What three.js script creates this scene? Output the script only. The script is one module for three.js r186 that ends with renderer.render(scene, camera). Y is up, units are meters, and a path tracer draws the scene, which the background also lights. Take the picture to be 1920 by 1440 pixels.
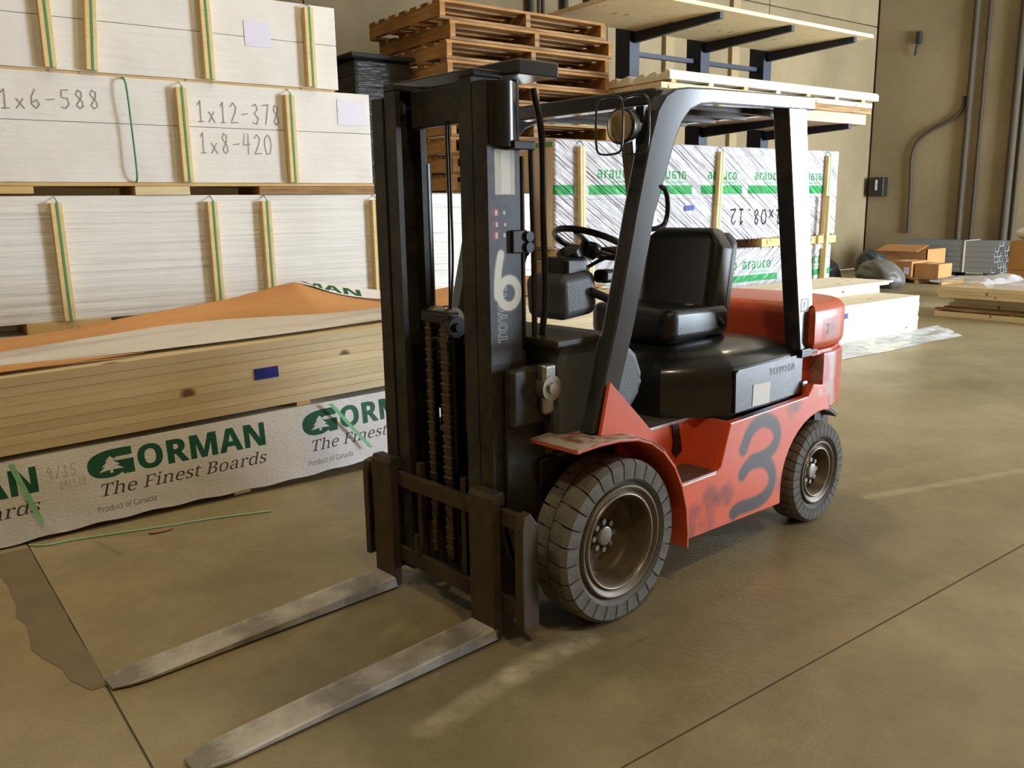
import * as THREE from 'three';
import { RoundedBoxGeometry } from 'three/addons/geometries/RoundedBoxGeometry.js';
import { mergeGeometries, toCreasedNormals } from 'three/addons/utils/BufferGeometryUtils.js';
import { RectAreaLightUniformsLib } from 'three/addons/lights/RectAreaLightUniformsLib.js';

// ---------------------------------------------------------------- camera, sky, daylight, exposure
const scene = new THREE.Scene();
const renderer = new THREE.WebGLRenderer({ antialias: true });
renderer.toneMapping = THREE.LinearToneMapping;
renderer.toneMappingExposure = 1.18;
renderer.shadowMap.enabled = true;
renderer.shadowMap.type = THREE.PCFSoftShadowMap;
RectAreaLightUniformsLib.init();
const camera = new THREE.PerspectiveCamera(48.2, 4 / 3, 0.05, 80);
camera.position.set(-2.267, 1.666, 2.911);
camera.rotation.order = 'YXZ';
camera.rotation.set(-0.20223, -0.64812, -0.01701);
scene.background = new THREE.Color().setRGB(0.85, 0.93, 1.0);
scene.backgroundIntensity = 14;
const DOOR = { x0: 12.0, x1: 17.6, y1: 4.2, z: 7.0 };
{
  // daylight that enters by the open dock door (beside the camera, outside the frame)
  const w = DOOR.x1 - DOOR.x0, h = DOOR.y1;
  const l = new THREE.RectAreaLight(new THREE.Color().setRGB(0.72, 0.85, 1.0), 42, w, h);
  l.position.set((DOOR.x0 + DOOR.x1) / 2, h / 2, DOOR.z - 0.03);
  l.lookAt((DOOR.x0 + DOOR.x1) / 2, h / 2, -5);
  l.name = 'dock_door_daylight';
  scene.add(l);
}
const LAMP_POWER = 120;                                     // warm high-bay lamps: their builder is below
const LAMPS = [[-4.0, -0.3, 1], [1.6, -1.4, 1], [-1.4, 4.6, 1.5], [7.2, -1.2, 0.3], [13.2, -3.2, 0.25]];

// ---------------------------------------------------------------- helpers
function rng(seed) { let a = seed >>> 0; return () => { a = (a + 0x6D2B79F5) | 0; let t = Math.imul(a ^ (a >>> 15), 1 | a); t = (t + Math.imul(t ^ (t >>> 7), 61 | t)) ^ t; return ((t ^ (t >>> 14)) >>> 0) / 4294967296; }; }
const V = (x, y, z) => new THREE.Vector3(x, y, z);
const lin = (r, g, b) => new THREE.Color().setRGB(r, g, b);
const hex = (h) => new THREE.Color(h);
function uvm(g, s = 1) {                                   // uv in metres from the dominant axis of the normal
  const p = g.attributes.position, n = g.attributes.normal, uv = new Float32Array(p.count * 2);
  for (let i = 0; i < p.count; i++) {
    const ax = Math.abs(n.getX(i)), ay = Math.abs(n.getY(i)), az = Math.abs(n.getZ(i));
    let u, v;
    if (ax > ay && ax > az) { u = p.getZ(i); v = p.getY(i); } else if (ay > az) { u = p.getX(i); v = p.getZ(i); } else { u = p.getX(i); v = p.getY(i); }
    uv[i * 2] = u * s; uv[i * 2 + 1] = v * s;
  }
  g.setAttribute('uv', new THREE.BufferAttribute(uv, 2));
  return g;
}
function flat(g) { let o = g.index ? g.toNonIndexed() : g; for (const k of Object.keys(o.attributes)) if (!['position', 'normal', 'uv'].includes(k)) o.deleteAttribute(k); o.clearGroups?.(); return o; }
const J = (...gs) => mergeGeometries(gs.flat().map(flat));
function B(w, h, d, x = 0, y = 0, z = 0, r = 0) {           // box, centre given
  const g = r > 0 ? new RoundedBoxGeometry(w, h, d, 2, Math.min(r, w / 2.01, h / 2.01, d / 2.01)) : new THREE.BoxGeometry(w, h, d);
  g.translate(x, y, z); return uvm(flat(g));
}
const BX = (x0, x1, y0, y1, z0, z1, r = 0) => B(x1 - x0, y1 - y0, z1 - z0, (x0 + x1) / 2, (y0 + y1) / 2, (z0 + z1) / 2, r);
function cyl(r, len, axis = 'y', x = 0, y = 0, z = 0, seg = 20, r2 = r) {
  const g = new THREE.CylinderGeometry(r2, r, len, seg);
  if (axis === 'x') g.rotateZ(-Math.PI / 2); if (axis === 'z') g.rotateX(Math.PI / 2);
  g.translate(x, y, z); return flat(g);
}
function tube(pts, r, seg = 40, rad = 8, closed = false) { return flat(new THREE.TubeGeometry(new THREE.CatmullRomCurve3(pts.map((p) => p.isVector3 ? p : V(...p)), closed, 'centripetal'), seg, r, rad, closed)); }
function ext(pts, z0, z1, bevel = 0) {                      // side outline in x,y pushed from z0 to z1
  const s = new THREE.Shape(pts.map((p) => new THREE.Vector2(p[0], p[1])));
  const t = Math.abs(z1 - z0) - 2 * bevel;
  const g = new THREE.ExtrudeGeometry(s, { depth: t, bevelEnabled: bevel > 0, bevelThickness: bevel, bevelSize: bevel, bevelOffset: -bevel, bevelSegments: 2, curveSegments: 12 });
  g.translate(0, 0, Math.min(z0, z1) + bevel); return uvm(flat(g));
}
function plan(pts, y0, y1, bevel = 0) {                     // outline in x,z pushed from y0 to y1
  const g = ext(pts.map((p) => [p[0], -p[1]]), y0, y1, bevel); g.rotateX(-Math.PI / 2); return uvm(g);
}
function lathe(pts, axis = 'z', seg = 48) { const g = new THREE.LatheGeometry(pts.map((p) => new THREE.Vector2(p[0], p[1])), seg); if (axis === 'z') g.rotateX(Math.PI / 2); if (axis === 'x') g.rotateZ(-Math.PI / 2); return flat(g); }
function sheet(nu, nv, f) {                                 // parametric sheet, uv 0..1
  const g = new THREE.PlaneGeometry(1, 1, nu, nv), p = g.attributes.position, uv = g.attributes.uv;
  for (let i = 0; i < p.count; i++) { const q = f(uv.getX(i), uv.getY(i)); p.setXYZ(i, q[0], q[1], q[2]); }
  g.computeVertexNormals(); return flat(g);
}
const used = {};
function nm(n) { const k = used[n] = (used[n] ?? -1) + 1; return k ? n + '_' + String(k).padStart(3, '0') : n; }
function sh(m) { m.castShadow = true; m.receiveShadow = true; return m; }
function part(parent, name, geo, mat, label) { const m = sh(new THREE.Mesh(geo, mat)); m.name = name; parent.add(m); if (label) m.userData.label = label; return m; }
function sub(parent, name, label) { const g = new THREE.Group(); g.name = name; parent.add(g); if (label) g.userData.label = label; return g; }
function thing(name, label, category, pos = [0, 0, 0], ry = 0, group) { const g = new THREE.Group(); g.name = nm(name); g.position.set(...pos); g.rotation.y = ry; g.userData = { label, category }; if (group) g.userData.group = group; scene.add(g); return g; }
function one(name, geo, mat, label, category, group) { const m = sh(new THREE.Mesh(geo, mat)); m.name = nm(name); m.userData = { label, category }; if (group) m.userData.group = group; scene.add(m); return m; }
function struct(name, geo, mat) { const m = sh(new THREE.Mesh(geo, mat)); m.name = name; m.userData.kind = 'structure'; scene.add(m); return m; }

// ---------------------------------------------------------------- textures
function field(n, freq, oct, seed, sx = 1, sy = 1, gain = 0.55) {   // tileable value noise, 0..1
  const out = new Float32Array(n * n); let amp = 1, tot = 0, fx = freq * sx, fy = freq * sy;
  for (let o = 0; o < oct; o++) {
    const wx = Math.max(1, Math.round(fx)), wy = Math.max(1, Math.round(fy)), r = rng(seed + o * 977), gr = new Float32Array(wx * wy).map(() => r());
    for (let y = 0; y < n; y++) {
      const gy = y / n * wy, y0 = Math.floor(gy), ty = gy - y0, sy2 = ty * ty * (3 - 2 * ty), r0 = (y0 % wy) * wx, r1 = ((y0 + 1) % wy) * wx;
      for (let x = 0; x < n; x++) {
        const gx = x / n * wx, x0 = Math.floor(gx), tx = gx - x0, sx2 = tx * tx * (3 - 2 * tx), a = x0 % wx, b = (x0 + 1) % wx;
        out[y * n + x] += amp * ((gr[r0 + a] * (1 - sx2) + gr[r0 + b] * sx2) * (1 - sy2) + (gr[r1 + a] * (1 - sx2) + gr[r1 + b] * sx2) * sy2);
      }
    }
    tot += amp; amp *= gain; fx *= 2; fy *= 2;
  }
  for (let i = 0; i < out.length; i++) out[i] /= tot; return out;
}
const cl = (x, a = 0, b = 1) => Math.min(b, Math.max(a, x));
function dataTex(n, fn, srgb) {
  const d = new Uint8Array(n * n * 4);
  for (let i = 0; i < n * n; i++) { const c = fn(i, i % n, Math.floor(i / n)); if (typeof c === 'number') { d[i * 4] = d[i * 4 + 1] = d[i * 4 + 2] = cl(c) * 255; } else { d[i * 4] = cl(c[0]) * 255; d[i * 4 + 1] = cl(c[1]) * 255; d[i * 4 + 2] = cl(c[2]) * 255; } d[i * 4 + 3] = 255; }
  const t = new THREE.DataTexture(d, n, n); t.wrapS = t.wrapT = THREE.RepeatWrapping; t.magFilter = THREE.LinearFilter; t.minFilter = THREE.LinearMipmapLinearFilter; t.generateMipmaps = true;
  if (srgb) t.colorSpace = THREE.SRGBColorSpace; t.needsUpdate = true; return t;
}
function canvasTex(w, h, draw, srgb = true, repeat = false) {
  const c = document.createElement('canvas'); c.width = w; c.height = h; const x = c.getContext('2d'); draw(x, w, h);
  const t = new THREE.CanvasTexture(c); if (srgb) t.colorSpace = THREE.SRGBColorSpace; if (repeat) t.wrapS = t.wrapT = THREE.RepeatWrapping; t.anisotropy = 8; return t;
}
const rep = (t, u, v = u, ou = 0, ov = 0) => { const c = t.clone(); c.repeat.set(u, v); c.offset.set(ou, ov); c.needsUpdate = true; return c; };
const mixc = (a, b, t) => [a[0] + (b[0] - a[0]) * t, a[1] + (b[1] - a[1]) * t, a[2] + (b[2] - a[2]) * t];
const rgb255 = (a) => a.map((v) => v / 255);
const std = (o) => new THREE.MeshStandardMaterial(o);
const phy = (o) => new THREE.MeshPhysicalMaterial(o);

const fA = field(512, 6, 5, 11), fB = field(512, 40, 3, 23), fC = field(512, 3, 6, 37, 1, 1, 0.6), fH = field(512, 4, 4, 51, 1, 10), fV = field(512, 4, 4, 53, 10, 1);
const bumpFine = dataTex(512, (i) => fB[i]);
const bumpH = dataTex(512, (i) => fH[i]);
// wood: grain along u; knots and slow colour drift
function woodTex(seed, base, dark, knots, tone = 0.5) {
  const r = rng(seed), g1 = field(512, 3, 5, seed * 7 + 1, 1, 14), g2 = field(512, 2, 3, seed * 7 + 3), ks = [];
  for (let k = 0; k < knots; k++) ks.push([r() * 512, r() * 512, 3 + r() * 5]);
  return dataTex(512, (i, x, y) => {
    let t = (g1[i] - 0.5) * 1.6 * tone + (g2[i] - 0.5) * 0.9 * tone + 0.32, c = mixc(base, dark, cl(t));
    for (const k of ks) { let dx = Math.abs(x - k[0]), dy = Math.abs(y - k[1]); dx = Math.min(dx, 512 - dx); dy = Math.min(dy, 512 - dy); const d = Math.hypot(dx / 1.2, dy / 3.6) / k[2]; if (d < 1.6) c = mixc(c, [0.36, 0.22, 0.12], cl(1.6 - d) * 0.8); }
    return c;
  }, true);
}
const woodPine = woodTex(3, rgb255([232, 212, 168]), rgb255([206, 178, 126]), 7), woodPine2 = woodTex(5, rgb255([226, 206, 164]), rgb255([208, 182, 134]), 6), woodPine3 = woodTex(9, rgb255([236, 216, 172]), rgb255([214, 188, 138]), 4), woodPale = woodTex(19, rgb255([240, 228, 204]), rgb255([222, 206, 174]), 3);
const woodPallet = woodTex(13, rgb255([206, 152, 86]), rgb255([140, 88, 40]), 3, 0.8), woodPallet2 = woodTex(17, rgb255([192, 150, 100]), rgb255([120, 84, 48]), 3, 0.8);
const M = {};
M.pine = [woodPine, woodPine2, woodPine3].map((t) => std({ map: t, roughness: 0.72 }));
M.pale = [std({ map: woodPale, roughness: 0.7 }), std({ map: woodPale, color: lin(0.94, 0.92, 0.88), roughness: 0.7 }), std({ map: woodPale, color: lin(0.97, 0.95, 0.9), roughness: 0.7 })];
M.pineEnd = std({ map: woodPine2, color: lin(0.85, 0.8, 0.72), roughness: 0.8 });
M.pallet = [woodPallet, woodPallet2].map((t) => std({ map: t, color: lin(0.82, 0.84, 0.86), roughness: 0.8 }));
M.batten = std({ map: woodPine3, color: lin(0.98, 0.9, 0.7), roughness: 0.7 });
M.dunnage = std({ map: woodPine, color: lin(0.9, 0.76, 0.55), roughness: 0.8 });
M.dark = std({ color: lin(0.02, 0.018, 0.016), roughness: 0.8 });
M.strap = std({ color: lin(0.10, 0.33, 0.17), roughness: 0.35 });
M.strapPale = std({ color: lin(0.32, 0.62, 0.36), roughness: 0.35 });
M.kraft = std({ map: dataTex(512, (i) => mixc(rgb255([222, 164, 104]), rgb255([200, 138, 80]), fA[i]), true), roughness: 0.75, side: THREE.DoubleSide });
M.tapeBlue = std({ map: dataTex(64, (i, x, y) => mixc(rgb255([38, 44, 170]), rgb255([20, 24, 110]), fC[(y * 5 % 512) * 512 + x * 3]), true), roughness: 0.6 });

// ---------------------------------------------------------------- lettering
const STROKES = {
  '0': [[[.5, 0], [.15, .2], [.1, .6], [.3, .98], [.7, .95], [.9, .55], [.8, .15], [.5, 0]]], '1': [[[.25, .2], [.55, 0], [.5, 1]], [[.2, 1], [.8, .98]]], '2': [[[.15, .2], [.45, 0], [.8, .2], [.65, .5], [.15, .98], [.9, .95]]],
  '3': [[[.15, .1], [.6, 0], [.8, .25], [.4, .48], [.85, .7], [.6, 1], [.1, .92]]], '4': [[[.3, 0], [.1, .55], [.85, .5]], [[.7, 0], [.62, 1]]], '5': [[[.8, 0], [.25, .03], [.2, .42], [.7, .45], [.8, .75], [.5, 1], [.1, .92]]],
  '6': [[[.55, 0], [.2, .4], [.18, .8], [.5, 1], [.82, .78], [.6, .55], [.25, .68]]], '7': [[[.1, .05], [.85, 0], [.45, 1]]], '8': [[[.7, .12], [.4, 0], [.2, .25], [.7, .6], [.75, .88], [.45, 1], [.2, .82], [.65, .4], [.7, .12]]],
  '9': [[[.8, .15], [.4, 0], [.15, .3], [.5, .48], [.8, .2], [.7, 1]]], x: [[[.2, .5], [.8, 1]], [[.75, .5], [.15, 1]]], '-': [[[.15, .55], [.85, .5]]], '/': [[[.8, 0], [.2, 1]]], '.': [[[.4, .95], [.5, 1]]],
  L: [[[.2, 0], [.2, 1], [.8, .95]]], D: [[[.2, 0], [.2, 1], [.75, .7], [.7, .2], [.2, 0]]], R: [[[.2, 1], [.2, 0], [.75, .15], [.7, .45], [.2, .5], [.8, 1]]],
};
function handwrite(x, txt, x0, y0, w, h, lw, style = '#fff', slope = 0) {
  x.strokeStyle = style; x.lineWidth = lw; x.lineCap = x.lineJoin = 'round'; const cw = w / txt.length;
  [...txt].forEach((c, i) => { for (const s of STROKES[c] ?? []) { x.beginPath(); s.forEach((p, k) => { const X = x0 + i * cw + p[0] * cw * 0.8, Y = y0 + p[1] * h + slope * i; k ? x.lineTo(X, Y) : x.moveTo(X, Y); }); x.stroke(); } });
}
// ink or paint on a flat face: a thin plane whose alpha is the marking itself
function mark(parent, name, w, h, color, draw, px = 512, rough = 0.7, label) {
  const t = canvasTex(px, Math.max(16, Math.round(px * h / w)), (x, W, H) => { x.fillStyle = '#000'; x.fillRect(0, 0, W, H); x.fillStyle = '#fff'; draw(x, W, H); }, false);
  return part(parent, name, new THREE.PlaneGeometry(w, h), std({ color, alphaMap: t, transparent: true, roughness: rough }), label);
}

// ---------------------------------------------------------------- the room
const ROOM = { x0: -9, x1: 18.5, z0: -9.4, z1: 7.0, h: 8.2 };
const segd = (px, pz, a, b) => { const dx = b[0] - a[0], dz = b[1] - a[1], t = cl(((px - a[0]) * dx + (pz - a[1]) * dz) / (dx * dx + dz * dz)); return [Math.hypot(px - a[0] - dx * t, pz - a[1] - dz * t), t]; };
const F5 = (f, u, v) => { const x = ((Math.floor(u) % 512) + 512) % 512, y = ((Math.floor(v) % 512) + 512) % 512; return f[y * 512 + x]; };
function concrete(n, x0, x1, z0, z1) {
  const scuffs = [[[-0.98, 0.715], [-0.55, 0.625], 0.04, 0.34], [[-0.55, 0.625], [-0.18, 0.59], 0.05, 0.4], [[2.2, 0.39], [3.4, 0.73], 0.03, 0.3], [[2.5, 0.2], [4.4, 0.5], 0.05, 0.07], [[3.6, -0.4], [6.6, 0.1], 0.09, 0.06]];
  const dirt = [[[0.1, 0.85], [1.9, 0.75], 0.22, 0.10], [[-0.4, 0.05], [-0.25, -0.15], 0.09, 0.25], [[-1.3, -0.9], [-0.9, -0.75], 0.12, 0.10], [[1.6, 1.1], [3.4, 0.9], 0.16, 0.08], [[0.4, 1.05], [1.5, 1.12], 0.08, 0.07], [[-1.45, -1.75], [-1.4, -1.5], 0.02, 0.3], [[-0.1, 0.75], [0.02, 0.74], 0.01, 0.3]];
  return dataTex(n, (i, x, y) => {
    const X = x0 + (x + 0.5) / n * (x1 - x0), Z = z0 + (y + 0.5) / n * (z1 - z0);
    const a = F5(fC, X * 70 + 900, Z * 70), b = F5(fA, X * 190, Z * 230 + 77), c = F5(fB, X * 260, Z * 260), s = F5(fA, X * 60, Z * 90 + X * 30);
    let t = 0.5 + (a - 0.5) * 1.15 + (b - 0.5) * 0.6 + (c - 0.5) * 0.22 + (s - 0.5) * 0.08;
    let col = mixc(rgb255([120, 108, 80]), rgb255([184, 169, 134]), cl(t));
    col = mixc(col, rgb255([148, 127, 82]), cl((F5(fA, X * 40 + 31, Z * 40 + 200) - 0.42) * 2.2) * 0.5);
    for (const q of dirt) { const [d] = segd(X, Z, q[0], q[1]); if (d < q[2]) { const k = (1 - d / q[2]) * q[3] * (0.4 + 1.2 * b); col = mixc(col, rgb255([62, 54, 44]), cl(k)); } }
    for (const q of scuffs) { const [d] = segd(X, Z, q[0], q[1]); const w = q[2] * (0.6 + 0.9 * b); if (d < w * 1.6) { const k = cl(1.6 - d / w) * q[3] * (0.5 + c); col = mixc(col, rgb255([226, 214, 190]), cl(k)); } }
    return col;
  }, true);
}
{
  const g0 = 0.004, jx = [-1.745, 8.6], jz = [1.256];
  const xs = [ROOM.x0, ...jx, ROOM.x1], zs = [ROOM.z0, ...jz, ROOM.z1];
  const f = new THREE.Group(); f.name = 'floor'; f.userData.kind = 'structure'; scene.add(f);
  const roughT = dataTex(512, (i) => 0.45 + 0.5 * fC[i]);
  for (let a = 0; a < xs.length - 1; a++) for (let b = 0; b < zs.length - 1; b++) {
    const x0 = xs[a] + g0, x1 = xs[a + 1] - g0, z0 = zs[b] + g0, z1 = zs[b + 1] - g0, g = BX(x0, x1, -0.15, 0, z0, z1);
    const p = g.attributes.position, uv = g.attributes.uv;
    for (let i = 0; i < p.count; i++) uv.setXY(i, (p.getX(i) - x0) / (x1 - x0), (p.getZ(i) - z0) / (z1 - z0));
    part(f, 'slab', g, std({ map: concrete(a === 1 && b === 0 ? 2048 : 1024, x0, x1, z0, z1), roughness: 0.62, roughnessMap: rep(roughT, 4), bumpMap: rep(bumpFine, 14), bumpScale: 0.0012 }));
  }
  part(f, 'joint_filler', BX(ROOM.x0, ROOM.x1, -0.2, -0.006, ROOM.z0, ROOM.z1), std({ color: lin(0.13, 0.105, 0.065), roughness: 1 }), 'dark filler in the joints between floor slabs');
  // darker repair mortar along one joint
  const r = rng(5), pts = []; for (let k = 0; k <= 14; k++) pts.push([-1.745 + 0.012 * r() - (k > 11 ? 0.0 : 0.01), -1.9 + k * 0.119]); for (let k = 14; k >= 0; k--) pts.push([-1.76 - 0.135 * Math.min(1, (14 - k) / 5 + 0.2) - 0.03 * r(), -1.9 + k * 0.119]);
  part(f, 'repair_patch', plan(pts, -0.001, 0.0025), std({ map: dataTex(256, (i, x, y) => mixc(rgb255([118, 106, 84]), rgb255([138, 124, 99]), F5(fA, x * 2, y * 2)), true), roughness: 0.85 }), 'dark mortar patch along a floor joint');
}
const wallT = dataTex(512, (i, x, y) => mixc(rgb255([132, 115, 84]), rgb255([154, 136, 102]), cl(0.5 + (fC[i] - 0.5) * 1.6 + (fB[i] - 0.5) * 0.3)), true);
M.wall = std({ map: rep(wallT, 0.22), roughness: 0.85, bumpMap: rep(bumpFine, 1.2), bumpScale: 0.002 });
{
  const t = 0.25, { x0, x1, z0, z1, h } = ROOM;
  // tilt-up panels with real open reveals between them
  const back = new THREE.Group(); back.name = 'wall_back'; back.userData.kind = 'structure'; scene.add(back);
  const cuts = [x0, -2.6, 3.4, 9.4, 14.2, x1];
  for (let k = 0; k < cuts.length - 1; k++) for (const [a, b] of [[0, 5.84], [5.87, h]]) part(back, 'panel', BX(cuts[k] + 0.012, cuts[k + 1] - (k === cuts.length - 2 ? 0.03 : 0.012), a, b, z0 - t + 0.05, z0), M.wall);
  part(back, 'backing', BX(x0 - t, x1 + t, 0, h, z0 - t, z0 - 0.06), std({ color: lin(0.16, 0.12, 0.07), roughness: 1 }));
  const end = new THREE.Group(); end.name = 'wall_end'; end.userData.kind = 'structure'; scene.add(end);
  const cz = [z0 + 0.02, -4.6, 1.2, z1];
  for (let k = 0; k < cz.length - 1; k++) part(end, 'panel', BX(x1, x1 + t - 0.05, 0, h, cz[k] + 0.012, cz[k + 1] - 0.012), M.wall);
  part(end, 'backing', BX(x1 + 0.06, x1 + t, 0, h, z0 - t, z1 + t), std({ color: lin(0.16, 0.12, 0.07), roughness: 1 }));
  struct('wall_side', BX(x0 - t, x0, 0, h, z0 - t, z1 + t), M.wall);
  const front = new THREE.Group(); front.name = 'wall_front'; front.userData.kind = 'structure'; scene.add(front);
  part(front, 'panel', BX(x0 - t, DOOR.x0, 0, h, z1, z1 + t), M.wall); part(front, 'panel', BX(DOOR.x1, x1 + t, 0, h, z1, z1 + t), M.wall); part(front, 'panel', BX(DOOR.x0, DOOR.x1, DOOR.y1, h, z1, z1 + t), M.wall);
  struct('ceiling', BX(x0 - t, x1 + t, h, h + 0.2, z0 - t, z1 + t), std({ color: lin(0.42, 0.38, 0.30), roughness: 0.9 }));
}
// warm high-bay lamps under the ceiling (outside the frame; their light and glints are what the photo shows)
{
  const refl = lathe([[0.05, 0.32], [0.11, 0.3], [0.2, 0.16], [0.27, 0.0], [0.275, 0.0], [0.21, 0.17], [0.12, 0.33], [0.05, 0.34]], 'y', 28);
  const glow = cyl(0.24, 0.02, 'y', 0, 0.03, 0, 28), rod = cyl(0.012, 0.85, 'y', 0, 0.76, 0, 8);
  const mr = std({ color: lin(0.5, 0.5, 0.5), metalness: 0.7, roughness: 0.4 }), mg = std({ color: lin(0.9, 0.8, 0.6), emissive: lin(1, 0.83, 0.55), emissiveIntensity: 14 });
  LAMPS.forEach(([x, z, k], i) => {
    const l = thing('high_bay_lamp', 'round high-bay lamp glowing warm yellow, hung under the ceiling', 'lamp', [x, 7.0, z], 0, 'high-bay lamps under the ceiling');
    part(l, 'reflector', refl, mr); part(l, 'diffuser', glow, mg); part(l, 'rod', rod, mr);
    const a = new THREE.RectAreaLight(lin(1, 0.83, 0.55), LAMP_POWER * k, 0.42, 0.42); a.position.set(0, 0.015, 0); a.rotation.x = -Math.PI / 2; l.add(a);
  });
}

// ---------------------------------------------------------------- white wrapped board packs
const film = dataTex(512, (i) => 0.5 + (fH[i] - 0.5) * 1.2 + (fA[i] - 0.5) * 0.4);
const filmFlat = dataTex(512, (i) => 0.5 + (fA[i] - 0.5) * 0.8 + (fH[i] - 0.5) * 0.4);
const packWhite = dataTex(256, (i, x, y) => { const a = F5(fC, x * 2, y * 2); return mixc(rgb255([228, 223, 216]), rgb255([242, 238, 232]), a); }, true);
M.pack = phy({ map: packWhite, roughness: 0.3, bumpMap: rep(film, 0.22, 0.6), bumpScale: 0.012 });
M.packSmooth = phy({ map: packWhite, roughness: 0.24, bumpMap: rep(filmFlat, 0.5, 0.7), bumpScale: 0.012 });
M.paper = std({ map: dataTex(128, (i, x, y) => { const t = F5(fB, x * 5, y * 2); return mixc(rgb255([226, 222, 236]), rgb255([206, 200, 220]), (y % 16 < 5 && x > 16 && x < 112) ? t : 0.1 * t); }, true), roughness: 0.5 });
const ZW = -4.5;
const battenGeo = (h) => B(0.082, h, 0.06, 0, 0, 0.03, 0.004), strapGeo = (h) => B(0.016, h, 0.004, 0.004, 0, 0.062);
function whitePack(name, label, x0, x1, y0, y1, z0, mat, battens, split) {
  const p = thing(name, label, 'board pack', [0, y0, z0], 0, 'white wrapped board packs');
  const h = y1 - y0, d = 0.6, hs = split ? [[0, h * split - 0.001], [h * split + 0.001, h]] : [[0, h]];
  for (const [a, b] of hs) part(p, 'wrapped_boards', BX(x0, x1, a, b, -d, 0, 0.006), mat);
  for (const [x, lean = 0, top = 0.05] of battens) {
    const bt = part(p, 'batten', battenGeo(h - top - 0.01), M.batten); bt.position.set(x, (h - top) / 2, 0.001); bt.rotation.z = lean;
    const s = part(bt, 'strap', strapGeo(h - top + 0.01), M.strap, 'green plastic strap');
    const hat = part(bt, 'strap', tube([[0.006, (h - top) / 2, 0.062], [0.004, (h - top) / 2 + top * 0.6, 0.02], [0.0, (h - top) / 2 + top - 0.008, 0.004], [0, (h - top) / 2 + top - 0.005, -0.06]], 0.004, 10, 5), M.strap, 'green plastic strap');
  }
  return p;
}
const wp0 = whitePack('board_pack', 'white wrapped board pack at the foot of the stack, behind the branded lumber', -4.6, 3.7, 0.1, 0.77, ZW, M.pack, []);
const wp1 = whitePack('board_pack', 'white film-wrapped pack with ripples and four battens, above the printed wrapper', -4.6, 3.7, 0.86, 1.815, ZW, M.pack, [[-0.985, 0.006], [0.191], [0.659], [1.73]]);
const wp2 = whitePack('board_pack', 'white wrapped pack with handwritten board counts between two battens', -4.6, 1.74, 1.915, 2.715, ZW, M.packSmooth, [[0.017], [0.938]], 0.56);
const wp3 = whitePack('board_pack', 'white wrapped pack topmost in the stack, with one leaning batten', -4.6, 1.435, 2.735, 3.43, ZW, M.packSmooth, [[-0.91, 0, 0.02], [-0.605, -0.075, 0.02], [0.265, 0, 0.02], [1.162, 0, 0.03]], 0.54);
{
  const ink = lin(0.2, 0.18, 0.17);
  const a = mark(wp2, 'handwriting', 0.72, 0.26, ink, (x, W, H) => { handwrite(x, '1x6-588', 4, H * 0.18, W * 0.98, H * 0.52, 5, '#cfcfcf', -H * 0.018); }, 512, 0.7, 'marker writing 1x6-588'); a.position.set(-0.92, 2.49 - 1.915, 0.004);
  const b = mark(wp2, 'handwriting', 0.76, 0.5, ink, (x, W, H) => { handwrite(x, '1x12-378', 4, H * 0.1, W * 0.98, H * 0.33, 5, '#cfcfcf'); handwrite(x, '1x8-420', 4, H * 0.6, W * 0.86, H * 0.33, 5, '#c0c0c0'); }, 512, 0.7, 'marker writing 1x12-378 over 1x8-420'); b.position.set(0.51, 2.37 - 1.915, 0.004);
  const p1 = part(wp3, 'paper_label', B(0.23, 0.2, 0.004), M.paper); p1.position.set(0.71, 3.14 - 2.735, 0.003); p1.rotation.z = 0.02;
  const p2 = part(wp2, 'paper_label', B(0.28, 0.22, 0.004), M.paper); p2.position.set(1.55, 2.545 - 1.915, 0.003);
  part(wp2, 'strap', tube([[-0.42, 0.79, -0.06], [-0.41, 0.792, 0.0], [-0.405, 0.77, 0.055], [-0.39, 0.4, 0.065], [-0.385, 0.02, 0.05], [-0.385, 0.006, 0.01]], 0.008, 30, 6), M.strap, 'loose green strap bowed off the pack');
}
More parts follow.
